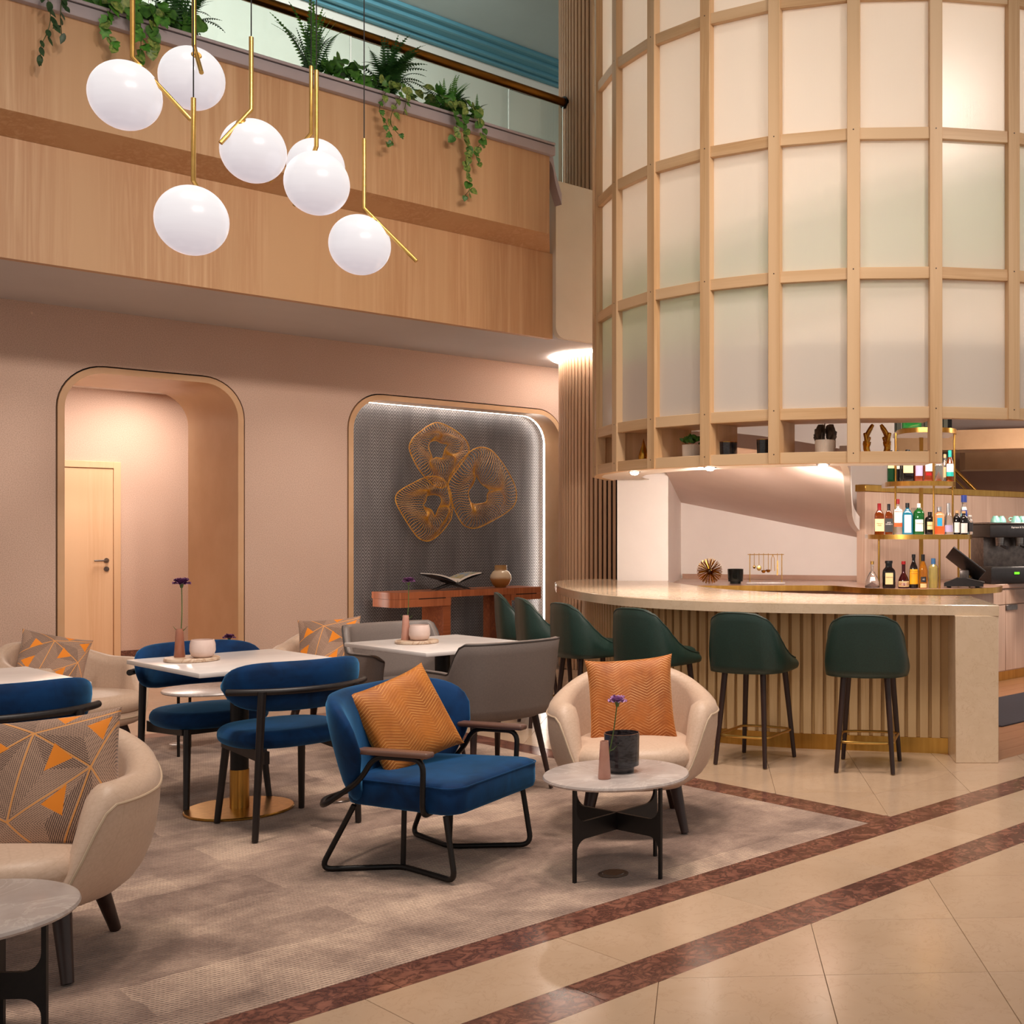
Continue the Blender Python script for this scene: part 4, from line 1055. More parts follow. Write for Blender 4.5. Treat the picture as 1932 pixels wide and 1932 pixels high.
PC = dict(red=flat('red_wax', (150,18,22), .3), black=flat('black_cap', (18,16,18), .35), white=flat('white_label', (236,230,224)), cream=flat('cream_label', (238,206,150)), yellow=flat('yellow_label', (238,170,24)),
          silver=pm('silver_foil', (190,186,186), rough=.3, metal=.8), blue=flat('blue_cap', (60,110,160)), gold=m_brass_d, teal=flat('teal_label', (20,170,160)), cork=flat('cork', (200,160,116)), orange=flat('orange_label', (240,84,24)),
          charcoal=flat('charcoal_label', (44,42,44)), navy=flat('navy_label', (40,62,140)), sky=flat('sky_label', (30,160,210)), lilac=flat('lilac_label', (170,160,196)), wine=flat('wine_label', (120,24,30)))
m_ink = flat('printing_ink', (40,28,26)); m_inkr = flat('red_ink', (170,40,30)); m_inkw = flat('white_ink', (232,226,220))
def bottle(name, label, tierz, px, py, w, h, glass, prof='std', cap='black', caph=.12, labels=(), square=False, neck=.17, text=None, liquid=None, group='bottles on the back bar'):
    """px,py in tower axes; labels: (material, z0, z1, half-angle or half-width fraction)"""
    t = thing(name, label, 'bottle', W(1.31+px, TD+py, tierz), dz, group); r = w/2; nk = r*neck/.5*.9 if neck < .5 else r*neck
    nk = max(.008, min(r*.6, w*neck))
    P = {'std': [(0,0),(.94,0),(1,.02),(1,.58),(.92,.66),(.55,.76),(0,0)], 'tall': [(0,0),(.94,0),(1,.02),(1,.50),(.85,.62),(.5,.74),(0,0)], 'squat': [(0,0),(.94,0),(1,.03),(1,.66),(.9,.74),(.45,.80),(0,0)],
         'flask': [(0,0),(.96,0),(1,.05),(.92,.25),(.68,.42),(.36,.58),(0,0)], 'taper': [(0,0),(.96,0),(1,.03),(.9,.32),(.72,.56),(.42,.66),(0,0)], 'bell': [(0,0),(.95,0),(1,.05),(1,.22),(.8,.38),(.40,.54),(0,0)]}[prof][:-1]
    nz = P[-1][1] + .05
    pr = [(max(.0005, a*r), b*h) for a, b in P] + [(nk, nz*h), (nk, (1-caph)*h), (.0005, (1-caph)*h)]
    if square:
        L = []
        for a, z in pr:
            n_ = 6 if a > nk*1.3 else 2; L.append([(a*cos(2*pi*j/32)*(abs(cos(2*pi*j/32))**n_+abs(sin(2*pi*j/32))**n_)**(-1/n_), a*.72*sin(2*pi*j/32)*(abs(cos(2*pi*j/32))**n_+abs(sin(2*pi*j/32))**n_)**(-1/n_), z) for j in range(32)])
        MB().loft(L).obj('glass', G[glass], t, sharp=50)
    else: MB().lathe(pr, 28).obj('glass', G[glass], t, sharp=50)
    if liquid:
        lm, lf = liquid; MB().lathe([(a*.94, max(.004, min(z, lf*h))) for a, z in pr if z < lf*h + .001] + [(.0005, lf*h)], 24).obj('liquid', G[lm], t)
    MB().lathe([(.0005, (1-caph)*h), (nk*1.18, (1-caph)*h), (nk*1.18, h*.995), (.0005, h)], 20).obj('cap', PC[cap] if isinstance(cap, str) else cap, t)
    for mt_, z0, z1, wd_ in labels:
        if square:
            o = MB().rbox(-r*wd_, r*wd_, -r*.72-.0022, -r*.72+.001, z0*h, z1*h, .0008, 1)
        else:
            def rr(z): return interp([b*h for a, b in P], [a*r for a, b in P], z)
            o = MB(); L = []
            for k in range(5):
                z = lerp(z0, z1, k/4)*h; L.append([((rr(z)+.0012)*sin(R(-70*wd_+140*wd_*j/10)), -(rr(z)+.0012)*cos(R(-70*wd_+140*wd_*j/10)), z) for j in range(11)])
            o.loft(L, closed=False)
        o.obj('label', PC[mt_], t)
    if text:
        tx, z, im = text; o = link('lettering', TEXTS[tx], None, t, (0, (-r*.72 if square else -r)-.0045, z*h)); o.rotation_euler = (R(90), 0, 0)
        if not TEXTS[tx].materials: TEXTS[tx].materials.append(im)
    return t
Y = -.30
B = bottle
# middle tier
B('spirit_bottle', 'amber whisky bottle with dripping red wax neck and cream label', T2, -.365, Y, .082, .265, 'amber', 'std', 'red', .30, [('cream', .10, .50, .95)], True, .17, ("Maker's\nMark", .32, m_ink))
B('spirit_bottle', 'black labelled whisky bottle beside the red wax bottle', T2, -.285, Y-.01, .066, .26, 'amber', 'std', 'black', .22, [('charcoal', .08, .52, 1)], True, .17, ("JACK\nDANIEL'S", .36, m_inkw))
B('spirit_bottle', 'clear gin bottle with red cap and white and red label', T2, -.205, Y+.01, .085, .302, 'clear', 'std', 'red', .14, [('white', .33, .70, .8), ('orange', .22, .32, .8)], True, .15, ("BEEFEATER", .64, m_inkr))
B('spirit_bottle', 'bright blue glass gin bottle with white label', T2, -.128, Y-.02, .092, .268, 'blue', 'std', 'black', .15, [('white', .06, .62, .62)], True, .16)
B('spirit_bottle', 'green shaker shaped gin bottle with white label', T2, -.032, Y-.02, .096, .265, 'green', 'squat', 'white', .14, [('white', .10, .48, .62)], False, .15, ("Tanqueray", .36, m_ink))
B('spirit_bottle', 'squat black apothecary bottle with diamond label', T2, .063, Y-.02, .086, .192, 'dark', 'squat', 'black', .16, [('cream', .22, .56, .55)], False, .18, ("HENDRICK'S", .40, m_ink))
B('spirit_bottle', 'orange and peach gin bottle with round blue label', T2, .142, Y-.02, .084, .235, 'peach', 'squat', 'silver', .17, [('orange', .02, .30, .98), ('sky', .30, .60, .5)], True, .2)
B('spirit_bottle', 'clear conical bottle with silver neck', T2, .222, Y, .092, .268, 'clear', 'taper', 'silver', .30, [('lilac', .08, .30, .7)], False, .16)
B('spirit_bottle', 'black bottle with white picture label and cork', T2, .300, Y+.03, .066, .205, 'dark', 'squat', 'cork', .12, [('white', .08, .50, .7)], False, .2)
B('spirit_bottle', 'second black corked bottle with plain white label', T2, .352, Y-.01, .070, .20, 'dark', 'squat', 'cork', .10, [('white', .06, .48, .7)], False, .2)
B('spirit_bottle', 'tall bottle with white and blue neck band', T2, .372, Y+.10, .072, .338, 'clear', 'tall', 'navy', .18, [('navy', .40, .62, .6), ('white', .62, .70, .6)], False, .32)
B('spirit_bottle', 'small clear bottle with dark label at the shelf end', T2, .410, Y+.02, .05, .165, 'clear', 'squat', 'white', .08, [('charcoal', .15, .62, .9)], False, .25)
jr = MB().lathe([(.0005, 0), (.036, 0), (.047, .23), (.044, .23), (.034, .006), (.0005, .006)], 28).obj('mixing_glass', G['clear'], None, W(1.31-.025, TD-.13, T2))
tag(jr, 'clear tall mixing glass behind the green bottle', 'glass')
# counter tier
Z0 = .9095; YB = -.36
B('spirit_bottle', 'triangular cognac flask a third full with gold stopper', Z0, -.43, YB, .125, .228, 'clear', 'flask', 'gold', .12, [('white', .28, .42, .35)], False, .10, None, ('amber', .22))
B('spirit_bottle', 'square dark liqueur bottle with wide black cap and cream label', Z0, -.29, YB, .108, .232, 'dark', 'std', 'black', .10, [('cream', .14, .56, .6)], True, .26, ("DISARONNO", .40, m_ink))
B('spirit_bottle', 'round dark red liqueur bottle with ribbon and boxed label', Z0, -.165, YB, .096, .228, 'red', 'bell', 'red', .12, [('cream', .06, .26, .95), ('wine', .09, .23, .85)], False, .16, ("Grand\nMarnier", .165, m_inkw))
B('spirit_bottle', 'black coffee liqueur bottle with yellow label', Z0, -.080, YB, .076, .286, 'dark', 'tall', 'black', .10, [('yellow', .12, .56, .9)], False, .18, ("KAHLUA", .44, m_inkr))
B('spirit_bottle', 'golden liqueur bottle with round black emblem', Z0, -.002, YB-.01, .078, .286, 'gold', 'tall', 'black', .20, [('charcoal', .18, .34, .5), ('cream', .02, .14, .6)], False, .17, ("43", .26, m_inkw))
B('spirit_bottle', 'embossed pale gold bottle with blue cap', Z0, .086, YB, .080, .252, 'pale', 'squat', 'blue', .20, [], False, .2)
# upper tier
B('spirit_bottle', 'dark green bottle with yellow label behind the drum edge', T3, -.262, Y+.04, .062, .27, 'dgreen', 'std', 'black', .12, [('cream', .42, .72, .9)], True, .18)
B('spirit_bottle', 'slim dark bottle beside the brass rod on the upper shelf', T3, -.205, Y+.06, .056, .27, 'dark', 'tall', 'black', .12, [('white', .40, .50, .6)], False, .2)
B('spirit_bottle', 'broad dark whisky bottle with cream shield label', T3, -.125, Y-.02, .104, .27, 'dark', 'std', 'black', .12, [('cream', .26, .70, .8)], True, .17, ("Ballantine's", .58, m_ink))
B('spirit_bottle', 'amber bottle with lilac skull shaped label', T3, -.034, Y-.04, .078, .25, 'rose', 'std', 'black', .12, [('lilac', .18, .58, .7)], False, .2)
B('spirit_bottle', 'rose amber bottle with white and red label', T3, .048, Y-.04, .078, .26, 'rose', 'std', 'black', .12, [('white', .32, .66, .75), ('red', .18, .28, .6)], True, .2)
B('spirit_bottle', 'clear decanter half full of whisky', T3, .135, Y-.03, .080, .215, 'clear', 'std', 'cork', .14, [], True, .17, None, ('amber', .40))
B('spirit_bottle', 'slim clear bottle with long cream label', T3, .195, Y+.02, .054, .235, 'clear', 'tall', 'cork', .14, [('cream', .15, .52, .8)], False, .2)
B('spirit_bottle', 'whisky bottle with white and teal label at the upper shelf end', T3, .232, Y-.02, .066, .265, 'amber', 'tall', 'teal', .22, [('white', .30, .56, .9), ('teal', .16, .30, .9)], False, .2)
# top tier
B('spirit_bottle', 'wide green glass bottle on the top shelf', T4, -.09, Y+.02, .17, .27, 'green', 'std', 'black', .1, [], True, .15)
B('spirit_bottle', 'narrow green glass bottle at the right of the top shelf', T4, .125, Y, .075, .27, 'dgreen', 'std', 'black', .1, [], True, .15)

# ---- till terminal
ps = thing('till_terminal', 'black touch screen till on the rounded back counter', 'till', W(1.665, 10.16, .9095), dz-R(10))
MB().prism([(-.16, .012), (-.16, .04), (-.05, .085), (.03, .08), (.17, .04), (.17, .012)], -.09, .09, 'y').obj('base', m_black_plastic, ps)
MB().prism([(.03, .088), (.18, .050), (.18, .044), (.03, .08)], -.07, .07, 'y').obj('keypad_lip', m_steel, ps)
m = MB(); m.rbox(-.03, .05, -.03, .03, .06, .15, .01, 2); m.obj('stand', m_darksteel, ps)
m = MB(); m.M = Matrix.Translation((.02, -.02, .20)) @ Matrix.Rotation(R(38), 4, 'Y') @ Matrix.Rotation(R(-30), 4, 'X'); m.rbox(-.17, .17, -.115, .115, -.008, .008, .006, 2); m.obj('screen', m_black_plastic, ps)
for x_ in (-.12, .12): MB().cyl((x_, 0), .02, 0, .014, 12).obj('foot', m_black_plastic, ps)

# ---- espresso machine and cups
em = thing('espresso_machine', 'black and steel espresso machine on the service counter', 'coffee machine', W(2.40, 11.35, .90), heading(-.25, .97))
MB().rbox(-.42, .42, -.26, .24, .0, .155, .015, 2).obj('base', m_black_plastic, em)
MB().rbox(-.40, .40, -.05, .24, .15, .44, .01, 2).obj('body', m_darksteel, em)
hd = MB().rbox(-.42, .42, -.24, .24, .43, .555, .012, 2).obj('head', m_black_plastic, em)
o = link('lettering', TEXTS["Espresso & Cappuccino"], m_inkw, hd, (-.10, -.2425, .525)); o.rotation_euler = (R(90), 0, 0)
MB().rbox(-.43, .43, -.25, .25, .555, .57, .004, 1).obj('cup_tray', m_steel, em)
MB().rbox(-.40, .40, -.25, -.02, .15, .16, .003, 1).obj('drip_tray', m_steel, em)
ds = MB().rbox(-.20, -.12, -.262, -.255, .085, .115, .002, 1).obj('display', m_black, em)
MB().box(-.185, -.135, -.2635, -.262, .09, .11).obj('lit_readout', emit('green_readout', (90,230,30), 1.6), ds)
for x_ in (-.28, -.08, .12):
    g = MB().lathe([(.0005, .35), (.04, .35), (.045, .43), (.0005, .43)], 20, (x_, -.15, 0)).obj('group_head', m_steel, em)
    MB().tube([(x_, -.18, .355), (x_, -.30, .335)], [.012, .016], 10).obj('portafilter', m_black_plastic, g)
MB().tube(rounded([(.30, -.18, .42), (.30, -.24, .40), (.31, -.25, .20)], .03), .007, 8).obj('steam_wand', m_steel, em)
m_mint = pm('mint_glaze', (150,214,198), (138,204,188), rough=.2)
for k, (x_, y_, s) in enumerate(((-.30, -.10, 0), (-.20, -.02, 1), (-.10, -.12, 2), (.0, -.04, 3), (.05, -.14, 4))):
    p = em.matrix_basis @ Vector((x_, y_, .57))
    c = thing('coffee_cup', ['mint coffee cup at the left end of the espresso machine top', 'second mint coffee cup from the left on the espresso machine', 'third mint coffee cup from the left on the espresso machine', 'fourth mint coffee cup from the left on the espresso machine', 'fifth mint coffee cup, cut close to the right picture edge'][k], 'cup', p, R(70*k), 'mint cups on the espresso machine')
    MB().lathe([(.0005, .062), (.024, .062), (.026, .055), (.041, .03), (.046, 0), (.043, 0), (.037, .03), (.022, .052), (.0005, .054)], 24).obj('bowl', m_mint, c)
    MB().tube(spline([(.042, 0, .015), (.066, 0, .022), (.062, 0, .045), (.034, 0, .045)], 4), .0045, 8).obj('handle', m_mint, c)

# ---- things along the back counter
u = thing('urchin_ornament', 'spiky brass sea urchin ornament on the back counter', 'ornament', W(-.53, 10.80, .9095+.118))
MB().ball((0,0,0), .02).obj('core', m_darkwood, u)
random.seed(4); sp = MB(); ga = pi*(3-5**.5)
for k in range(170):
    z = 1-2*(k+.5)/170; q = math.sqrt(1-z*z); v = Vector((q*cos(ga*k), q*sin(ga*k), z)); L_ = .117 if z > -.95 else .116
    sp.tube([v*.015, v*L_], [.0014, .0032], 5)
tag(sp.obj('spikes', m_gold, u), kind='stuff')
cg = thing('glass_candle_holder', 'dark glass candle holder glowing yellow on the back counter', 'candle holder', W(-.297, 10.88, .9095))
m_smoke = gl('smoked_glass', (34,36,34), trans=.55)
MB().lathe([(.0005, 0), (.052, 0), (.052, .018), (.068, .022), (.074, .135), (.070, .135), (.064, .027), (.0005, .024)], 32).obj('glass', m_smoke, cg)
MB().lathe([(.0005, .026), (.03, .026), (.03, .045), (.0005, .045)], 20).obj('candle', emit('candle_glow', (240,210,40), 1.2), cg)
ur = thing('utensil_rack', 'brass rack of hanging bar utensils on a marble slab', 'utensil rack', W(-.02, 10.82, .9095), dz)
MB().rbox(-.175, .175, -.04, .04, 0, .018, .006, 2).obj('marble_slab', m_tabstone, ur)
MB().cyl((-.145, 0), .0045, .018, .275, 10).obj('rack_post', m_brass_d, ur); MB().cyl((.145, 0), .0045, .018, .275, 10).obj('rack_post', m_brass_d, ur)
MB().tube([(-.165, 0, .268), (.165, 0, .268)], .0035, 8).obj('rack_bar', m_brass_d, ur)
for lab, x_, ln, kd in (('small brass jigger spoon hanging at the left end of the rack', -.105, .10, 'spoon'), ('brass strainer with round perforated head on the rack', -.062, .10, 'strainer'), ('brass ladle hanging third from the left on the rack', -.020, .15, 'ladle'),
                        ('brass ladle hanging in the middle of the rack', .022, .145, 'ladle'), ('pair of brass ice tongs hanging on the rack', .064, .15, 'tongs'), ('brass twisted bar knife at the right end of the rack', .105, .16, 'knife')):
    tt = thing('bar_utensil', lab, 'utensil', W(-.02+x_, 10.818, .9095+.268), dz, 'utensils hanging on the brass rack')
    if kd == 'tongs':
        for s_ in (-1, 1): MB().tube([(0, 0, .0), (s_*.014, 0, -.04), (s_*.016, 0, -ln)], .003, 6).obj('arm', m_brass_d, tt)
    else:
        MB().tube([(0, 0, .012), (0, 0, -ln)], .0028, 6).obj('handle', m_brass_d, tt)
        if kd == 'spoon': MB().ball((0, 0, -ln-.014), .012, .005, .016, 14, 8).obj('bowl', m_gold, tt)
        if kd == 'strainer': MB().ball((0, 0, -ln-.022), .021, .004, .026, 18, 8).obj('head', m_brass_d, tt)
        if kd == 'ladle': MB().lathe([(.0005, -.018), (.012, -.016), (.020, -.004), (.021, .008), (.019, .008), (.0005, -.012)], 18, (0, -.012, -ln)).obj('bowl', m_gold, tt)
        if kd == 'knife': MB().prism([(-.007, -ln-.03), (.006, -ln-.025), (.007, -.06), (-.004, -.05)], -.0015, .0015, 'y').obj('blade', m_brass_d, tt)
# ================================================================== PENDANTS
def pend(label, gu, gv, d, rod, bend, end, rtop, cable):
    """globe centre and rod points given as sight lines at their own distances"""
    def S(u_, v_, dd): return W((u_-CX)/FPX*dd, dd, EYE+(HZ-v_)/FPX*dd)
    g = S(gu, gv, d); t = thing('globe_pendant', label, 'pendant lamp', g, 0, 'opal globe pendants')
    rb, re = S(bend[0], bend[1], d+bend[2])-g, S(end[0], end[1], d+end[2])-g
    top_ = Vector((rb.x, rb.y, S(rod, rtop, d+bend[2]).z-g.z)) if rtop is not None else Vector((rb.x, rb.y, 6.2-g.z))
    MB().ball((0,0,0), .1475, seg=40, rings=24).obj('globe', m_globe, t, sharp=0)
    MB().tube([top_, rb, re], .0105, 10).obj('bent_rod', m_brass_d, t)
    near = min((rb.lerp(re, k/20) for k in range(21)), key=lambda p: abs(p.length-.147))
    n = near.normalized(); m = MB(); m.M = Matrix.Translation(n*.146) @ n.to_track_quat('Z', 'Y').to_matrix().to_4x4(); m.lathe([(.0005, .004), (.02, .004), (.026, -.004), (.0005, -.006)], 24); m.obj('socket_cap', m_brass_d, t)
    ct = 7.79-g.z
    MB().tube([top_, (top_.x, top_.y, ct)], .0028, 6).obj('cable', m_black, t)
    MB().lathe([(.0005, ct-.03), (.05, ct-.03), (.06, ct), (.0005, ct)], 24, (top_.x, top_.y, 0)).obj('ceiling_rose', m_brass_d, t)
pend('opal globe pendant at the far left of the cluster', 236, 180, 5.20, 249, (250, 108, 0), (360, 226, .02), None, 0)
pend('opal globe pendant with the rod tip across its face, upper left of the cluster', 362, 148, 5.72, 367, (366, 86, -.06), (380, 137, -.19), None, 0)
pend('opal globe pendant with a short rod slanting down to the left', 478, 285, 5.62, 474, (474, 207, -.07), (416, 270, -.16), 70, 0)
pend('rearmost opal globe pendant, half hidden by another globe', 596, 315, 6.35, 588, (587, 252, .02), (508, 343, .10), 125, 0)
pend('opal globe pendant in the middle, in front of the hidden one', 598, 346, 5.62, 599, (597, 276, .03), (556, 388, .19), 133, 0)
pend('lowest opal globe pendant on the right, its rod sticking out to the right', 679, 462, 5.90, 686, (687, 393, -.02), (786, 493, .0), 262, 0)
pend('large opal globe pendant hanging lowest on the left', 362, 416, 5.10, 363, (365, 341, .03), (398, 400, .20), 185, 0)

# ================================================================== PLANTS ON THE BALCONY
m_leaf = pm('ivy_leaf', (84,134,46), (48,94,28), rough=.45, scale=30, rand=5)
m_leaf2 = pm('variegated_leaf', (150,164,80), (66,104,36), rough=.45, scale=40, rand=5)
m_leafd = pm('striped_dark_leaf', (58,84,46), (36,58,32), rough=.45, scale=24, rand=5)
m_fern = pm('fern_green', (46,98,36), (28,70,28), rough=.55, scale=30, rand=5)
m_fernl = pm('fern_light_green', (92,154,46), (56,116,34), rough=.5, scale=30, rand=5)
m_stem = pm('vine_stem', (92,98,44), (70,74,34), rough=.6)
def leaf_mesh(name, out, mat, fold=.22, droop=.25):
    """leaf along -Z from its stalk, slightly folded on the midrib"""
    vs = []; fs = []; n = len(out)
    for k, (w, l) in enumerate(out):
        y = -droop*l*l*6
        vs += [(-w, y-fold*w, -l), (0, y, -l), (w, y-fold*w, -l)]
    for k in range(n-1): a = 3*k; fs += [(a, a+1, a+4, a+3), (a+1, a+2, a+5, a+4)]
    me = MB().add(vs, fs).mesh(name, 0); me.materials.append(mat); return me
HEART = [(.004, -.004), (.026, -.010), (.040, .004), (.042, .022), (.034, .044), (.018, .062), (.002, .078)]
LANCE = [(.003, 0), (.014, .012), (.019, .03), (.017, .05), (.009, .068), (.001, .084)]
IVY = [(.004, -.004), (.022, -.012), (.040, .008), (.026, .022), (.032, .040), (.014, .048), (.001, .074)]
LF = {k: leaf_mesh('leaf', o, m) for k, o, m in (('heart', HEART, m_leaf), ('heart2', HEART, m_leaf2), ('lance', LANCE, m_leafd), ('ivy', IVY, m_leaf), ('ivy2', IVY, m_fernl))}
rnd = random.Random(7)
def add_leaves(t, path, kinds, every, size, spread=.02):
    P = arc_resample(path, every)
    for i, p in enumerate(P[1:]):
        o = link('leaf', LF[rnd.choice(kinds)], None, t, p + Vector((rnd.uniform(-spread, spread), rnd.uniform(-spread, .004), 0)))
        taper = 1 - .35*i/len(P); s = size*rnd.uniform(.75, 1.2)*taper; o.scale = (s, s, s)
        o.rotation_euler = (rnd.uniform(-.35, .35)-.15, rnd.uniform(-.9, .9), rnd.uniform(-.7, .7))
def vine(name, label, x, zs, kinds, size, every=.05, wander=.06, strands=1, group='trailing plants on the balcony'):
    t = thing(name, label, 'plant', (x, 8.84, 4.80), 0, group)
    for k in range(strands):
        dx = (k-(strands-1)/2)*.11 + rnd.uniform(-.02, .02); ze = zs if isinstance(zs, (int, float)) else zs[k]
        pts = [(dx*.4, .0, .02), (dx*.7, -.16, .17), (dx, -.28, .165), (dx+rnd.uniform(-.02,.02), -.345, .08)]; z = .0
        while z > ze-4.80:
            z -= .11; pts.append((dx+rnd.uniform(-wander, wander), -.36+rnd.uniform(-.02, .01), max(z, ze-4.80)))
        pth = spline(pts, 5); MB().tube(pth, .0028, 5).obj('stem', m_stem, t); add_leaves(t, pth[5:], kinds, every, size)
    return t
vine('striped_vine', 'dark striped trailing vine hanging over the balcony at the far left', 2.63, (4.36, 4.56), ['lance'], 1.15, .045, .04, 2)
vine('ivy', 'bushy bright green ivy spilling over the balcony behind the left pendant', 3.13, (4.58, 4.48, 4.60, 4.80), ['heart', 'heart2', 'ivy2'], 1.15, .04, .05, 4)
vine('ivy', 'small ivy with pale leaves below the dark fern', 5.06, (4.42, 4.50, 4.70), ['ivy', 'heart2'], .85, .065, .09, 3)
vine('pothos', 'variegated heart leaved vine hanging lowest down the balcony at the right', 5.70, (4.60, 4.16, 4.44), ['heart', 'heart2', 'heart2'], 1.0, .045, .05, 3)
def mound(name, label, x, kinds, n, size, w=.25):
    t = thing(name, label, 'plant', (x, 8.84, 4.80), 0, 'leafy plants in the balcony trough')
    MB().tube([(0,0,0), (.01,-.02,.12)], .006, 6).obj('stem', m_stem, t)
    for k in range(n):
        o = link('leaf', LF[rnd.choice(kinds)], None, t, (rnd.uniform(-w, w), rnd.uniform(-.26, .10), rnd.uniform(.10, .26)))
        s = size*rnd.uniform(.8, 1.2); o.scale = (s, s, s); o.rotation_euler = (rnd.uniform(-1.2, .2), rnd.uniform(-1, 1), rnd.uniform(-1, 1))
mound('leafy_plant', 'low bright leafy plant between the two big ferns', 4.78, ['ivy2', 'ivy', 'heart'], 60, 1.25)
mound('leafy_plant', 'low leafy plant filling the trough above the hanging heart leaves', 5.62, ['ivy2', 'heart2', 'heart'], 64, 1.15, .3)
mound('leafy_plant', 'low leafy plant in the trough behind the left pendants', 3.22, ['heart', 'ivy', 'ivy2'], 90, 1.3, .36)
def frond_mesh(L, wid, mat, bend=.9, n=24):
    """arching frond along +Z then +X with paired leaflets"""
    m = MB(); pts = []
    for k in range(n+1): t_ = k/n; a = bend*t_; pts.append(Vector((L*(1-cos(a))/bend*.9, 0, L*sin(a)/bend)))
    m.tube(pts[::2], [.004*(1-k/(len(pts[::2]))*.8) for k in range(len(pts[::2]))], 4)
    for k in range(2, n+1):
        p = pts[k]; t_ = k/n; w = wid*min(1, 4*t_)*(1-t_**2.2)+.004; d_ = (pts[k]-pts[k-1]).normalized()
        for s in (-1, 1):
            tip = p + Vector((0, s*w, 0)) + d_*w*.35 - Vector((0,0,.15*w)); a = p - d_*L/n*.45; b = p + d_*L/n*.42; mid = (a.lerp(tip, .5)+Vector((0,0,.06*w)))
            m.add([a, b, b.lerp(tip, .55), tip, a.lerp(tip, .55)], [(0,1,2,4), (4,2,3)])
    me = m.mesh('frond', 0); me.materials.append(mat); return me
FR = {'dark': [frond_mesh(.56, .065, m_fern, 1.2), frond_mesh(.50, .07, m_fern, 1.7), frond_mesh(.44, .06, m_fern, .6), frond_mesh(.5, .07, m_fern, 2.1)], 'light': [frond_mesh(.58, .036, m_fernl, .7), frond_mesh(.54, .034, m_fernl, 1.2), frond_mesh(.44, .042, m_fern, .5), frond_mesh(.5, .04, m_fern, 1.0)],
      'small': [frond_mesh(.36, .04, m_fernl, 1.0), frond_mesh(.34, .036, m_fern, 1.6)]}
def fern(label, x, kind, n, y=8.98, s=1.0):
    t = thing('fern', label, 'fern', (x, y-.06, 4.82), 0, 'ferns in the balcony trough')
    for k in range(n):
        o = link('frond', FR[kind][k % len(FR[kind])], None, t, (rnd.uniform(-.04, .04), rnd.uniform(-.04, .04), .04), rnd.uniform(0, 6.28) if k % 4 else rnd.uniform(-.6, .6)-1.57*(k % 8 == 0))
        sc_ = s*rnd.uniform(.8, 1.1); o.scale = (sc_, sc_, sc_)
        o.rotation_euler[0] = rnd.uniform(-.15, .15)
fern('dark fern beside the bright ivy at the left', 3.50, 'dark', 28, 8.84, 1.0)
fern('feathery light fern right of the centre pendants', 4.50, 'light', 32, 8.88, 1.08)
fern('large dark glossy fern in the middle of the trough', 5.12, 'dark', 44, 8.84, 1.12)
fern('small light fern above the hanging heart leaved vine', 5.70, 'small', 30, 8.84, 1.15)
fern('small dark fern at the right end of the planting', 5.98, 'small', 10, 8.9, .9)

# ================================================================== ALCOVE: wall sculpture, console, book, vase
def alc(px, py):
    """point of the alcove's back panel on a sight line"""
    u_ = 730+px/7.43; v_ = 780+py/7.43; k = (u_-CX)/FPX; yf = CF[1]+k*CR[1]; d_ = 10.74/yf
    return Vector((d_*(CF[0]+k*CR[0]), 10.74, EYE+(HZ-v_)/FPX*d_))
ws = thing('wall_sculpture', 'three overlapping golden wire rings mounted on the dark alcove panel', 'wall sculpture', (7.0, 10.78, 1.9))
RINGS = [([(690,130),(850,190),(1000,290),(1110,420),(1120,560),(1010,720),(880,900),(790,1030),(700,1040),(600,980),(480,860),(380,710),(310,560),(290,460),(350,340),(470,240),(570,170)],
          [(640,385),(720,420),(810,440),(770,500),(745,590),(725,632),(650,622),(592,640),(570,570),(540,470),(565,405)], 0.0),
         ([(520,905),(660,880),(800,930),(880,1080),(915,1280),(905,1460),(850,1560),(760,1670),(650,1760),(560,1790),(450,1750),(350,1630),(240,1460),(160,1320),(120,1210),(145,1120),(240,1045),(380,970)],
          [(640,1140),(720,1165),(742,1240),(695,1340),(650,1440),(600,1355),(490,1300),(525,1220),(540,1160)], .03),
         ([(1270,480),(1400,520),(1520,650),(1640,830),(1730,1010),(1755,1170),(1720,1290),(1600,1400),(1430,1500),(1250,1590),(1130,1610),(1010,1560),(920,1420),(850,1250),(800,1060),(820,900),(920,740),(1040,600),(1150,510)],
          [(1170,880),(1235,985),(1350,1075),(1322,1140),(1308,1240),(1200,1272),(1110,1265),(1070,1200),(1058,1100),(1115,1010),(1150,930)], -.05)]
m_wire = pm('golden_wire', (206,150,50), (170,112,28), rough=.4, metal=.2, scale=20)
def resample_closed(P, n):
    P = list(P) + [P[0]]; L = [0]
    for a, b in zip(P, P[1:]): L.append(L[-1]+(b-a).length)
    out = []; j = 0
    for k in range(n):
        s = L[-1]*k/n
        while L[j+1] < s: j += 1
        out.append(P[j].lerp(P[j+1], (s-L[j])/max(1e-9, L[j+1]-L[j])))
    return out
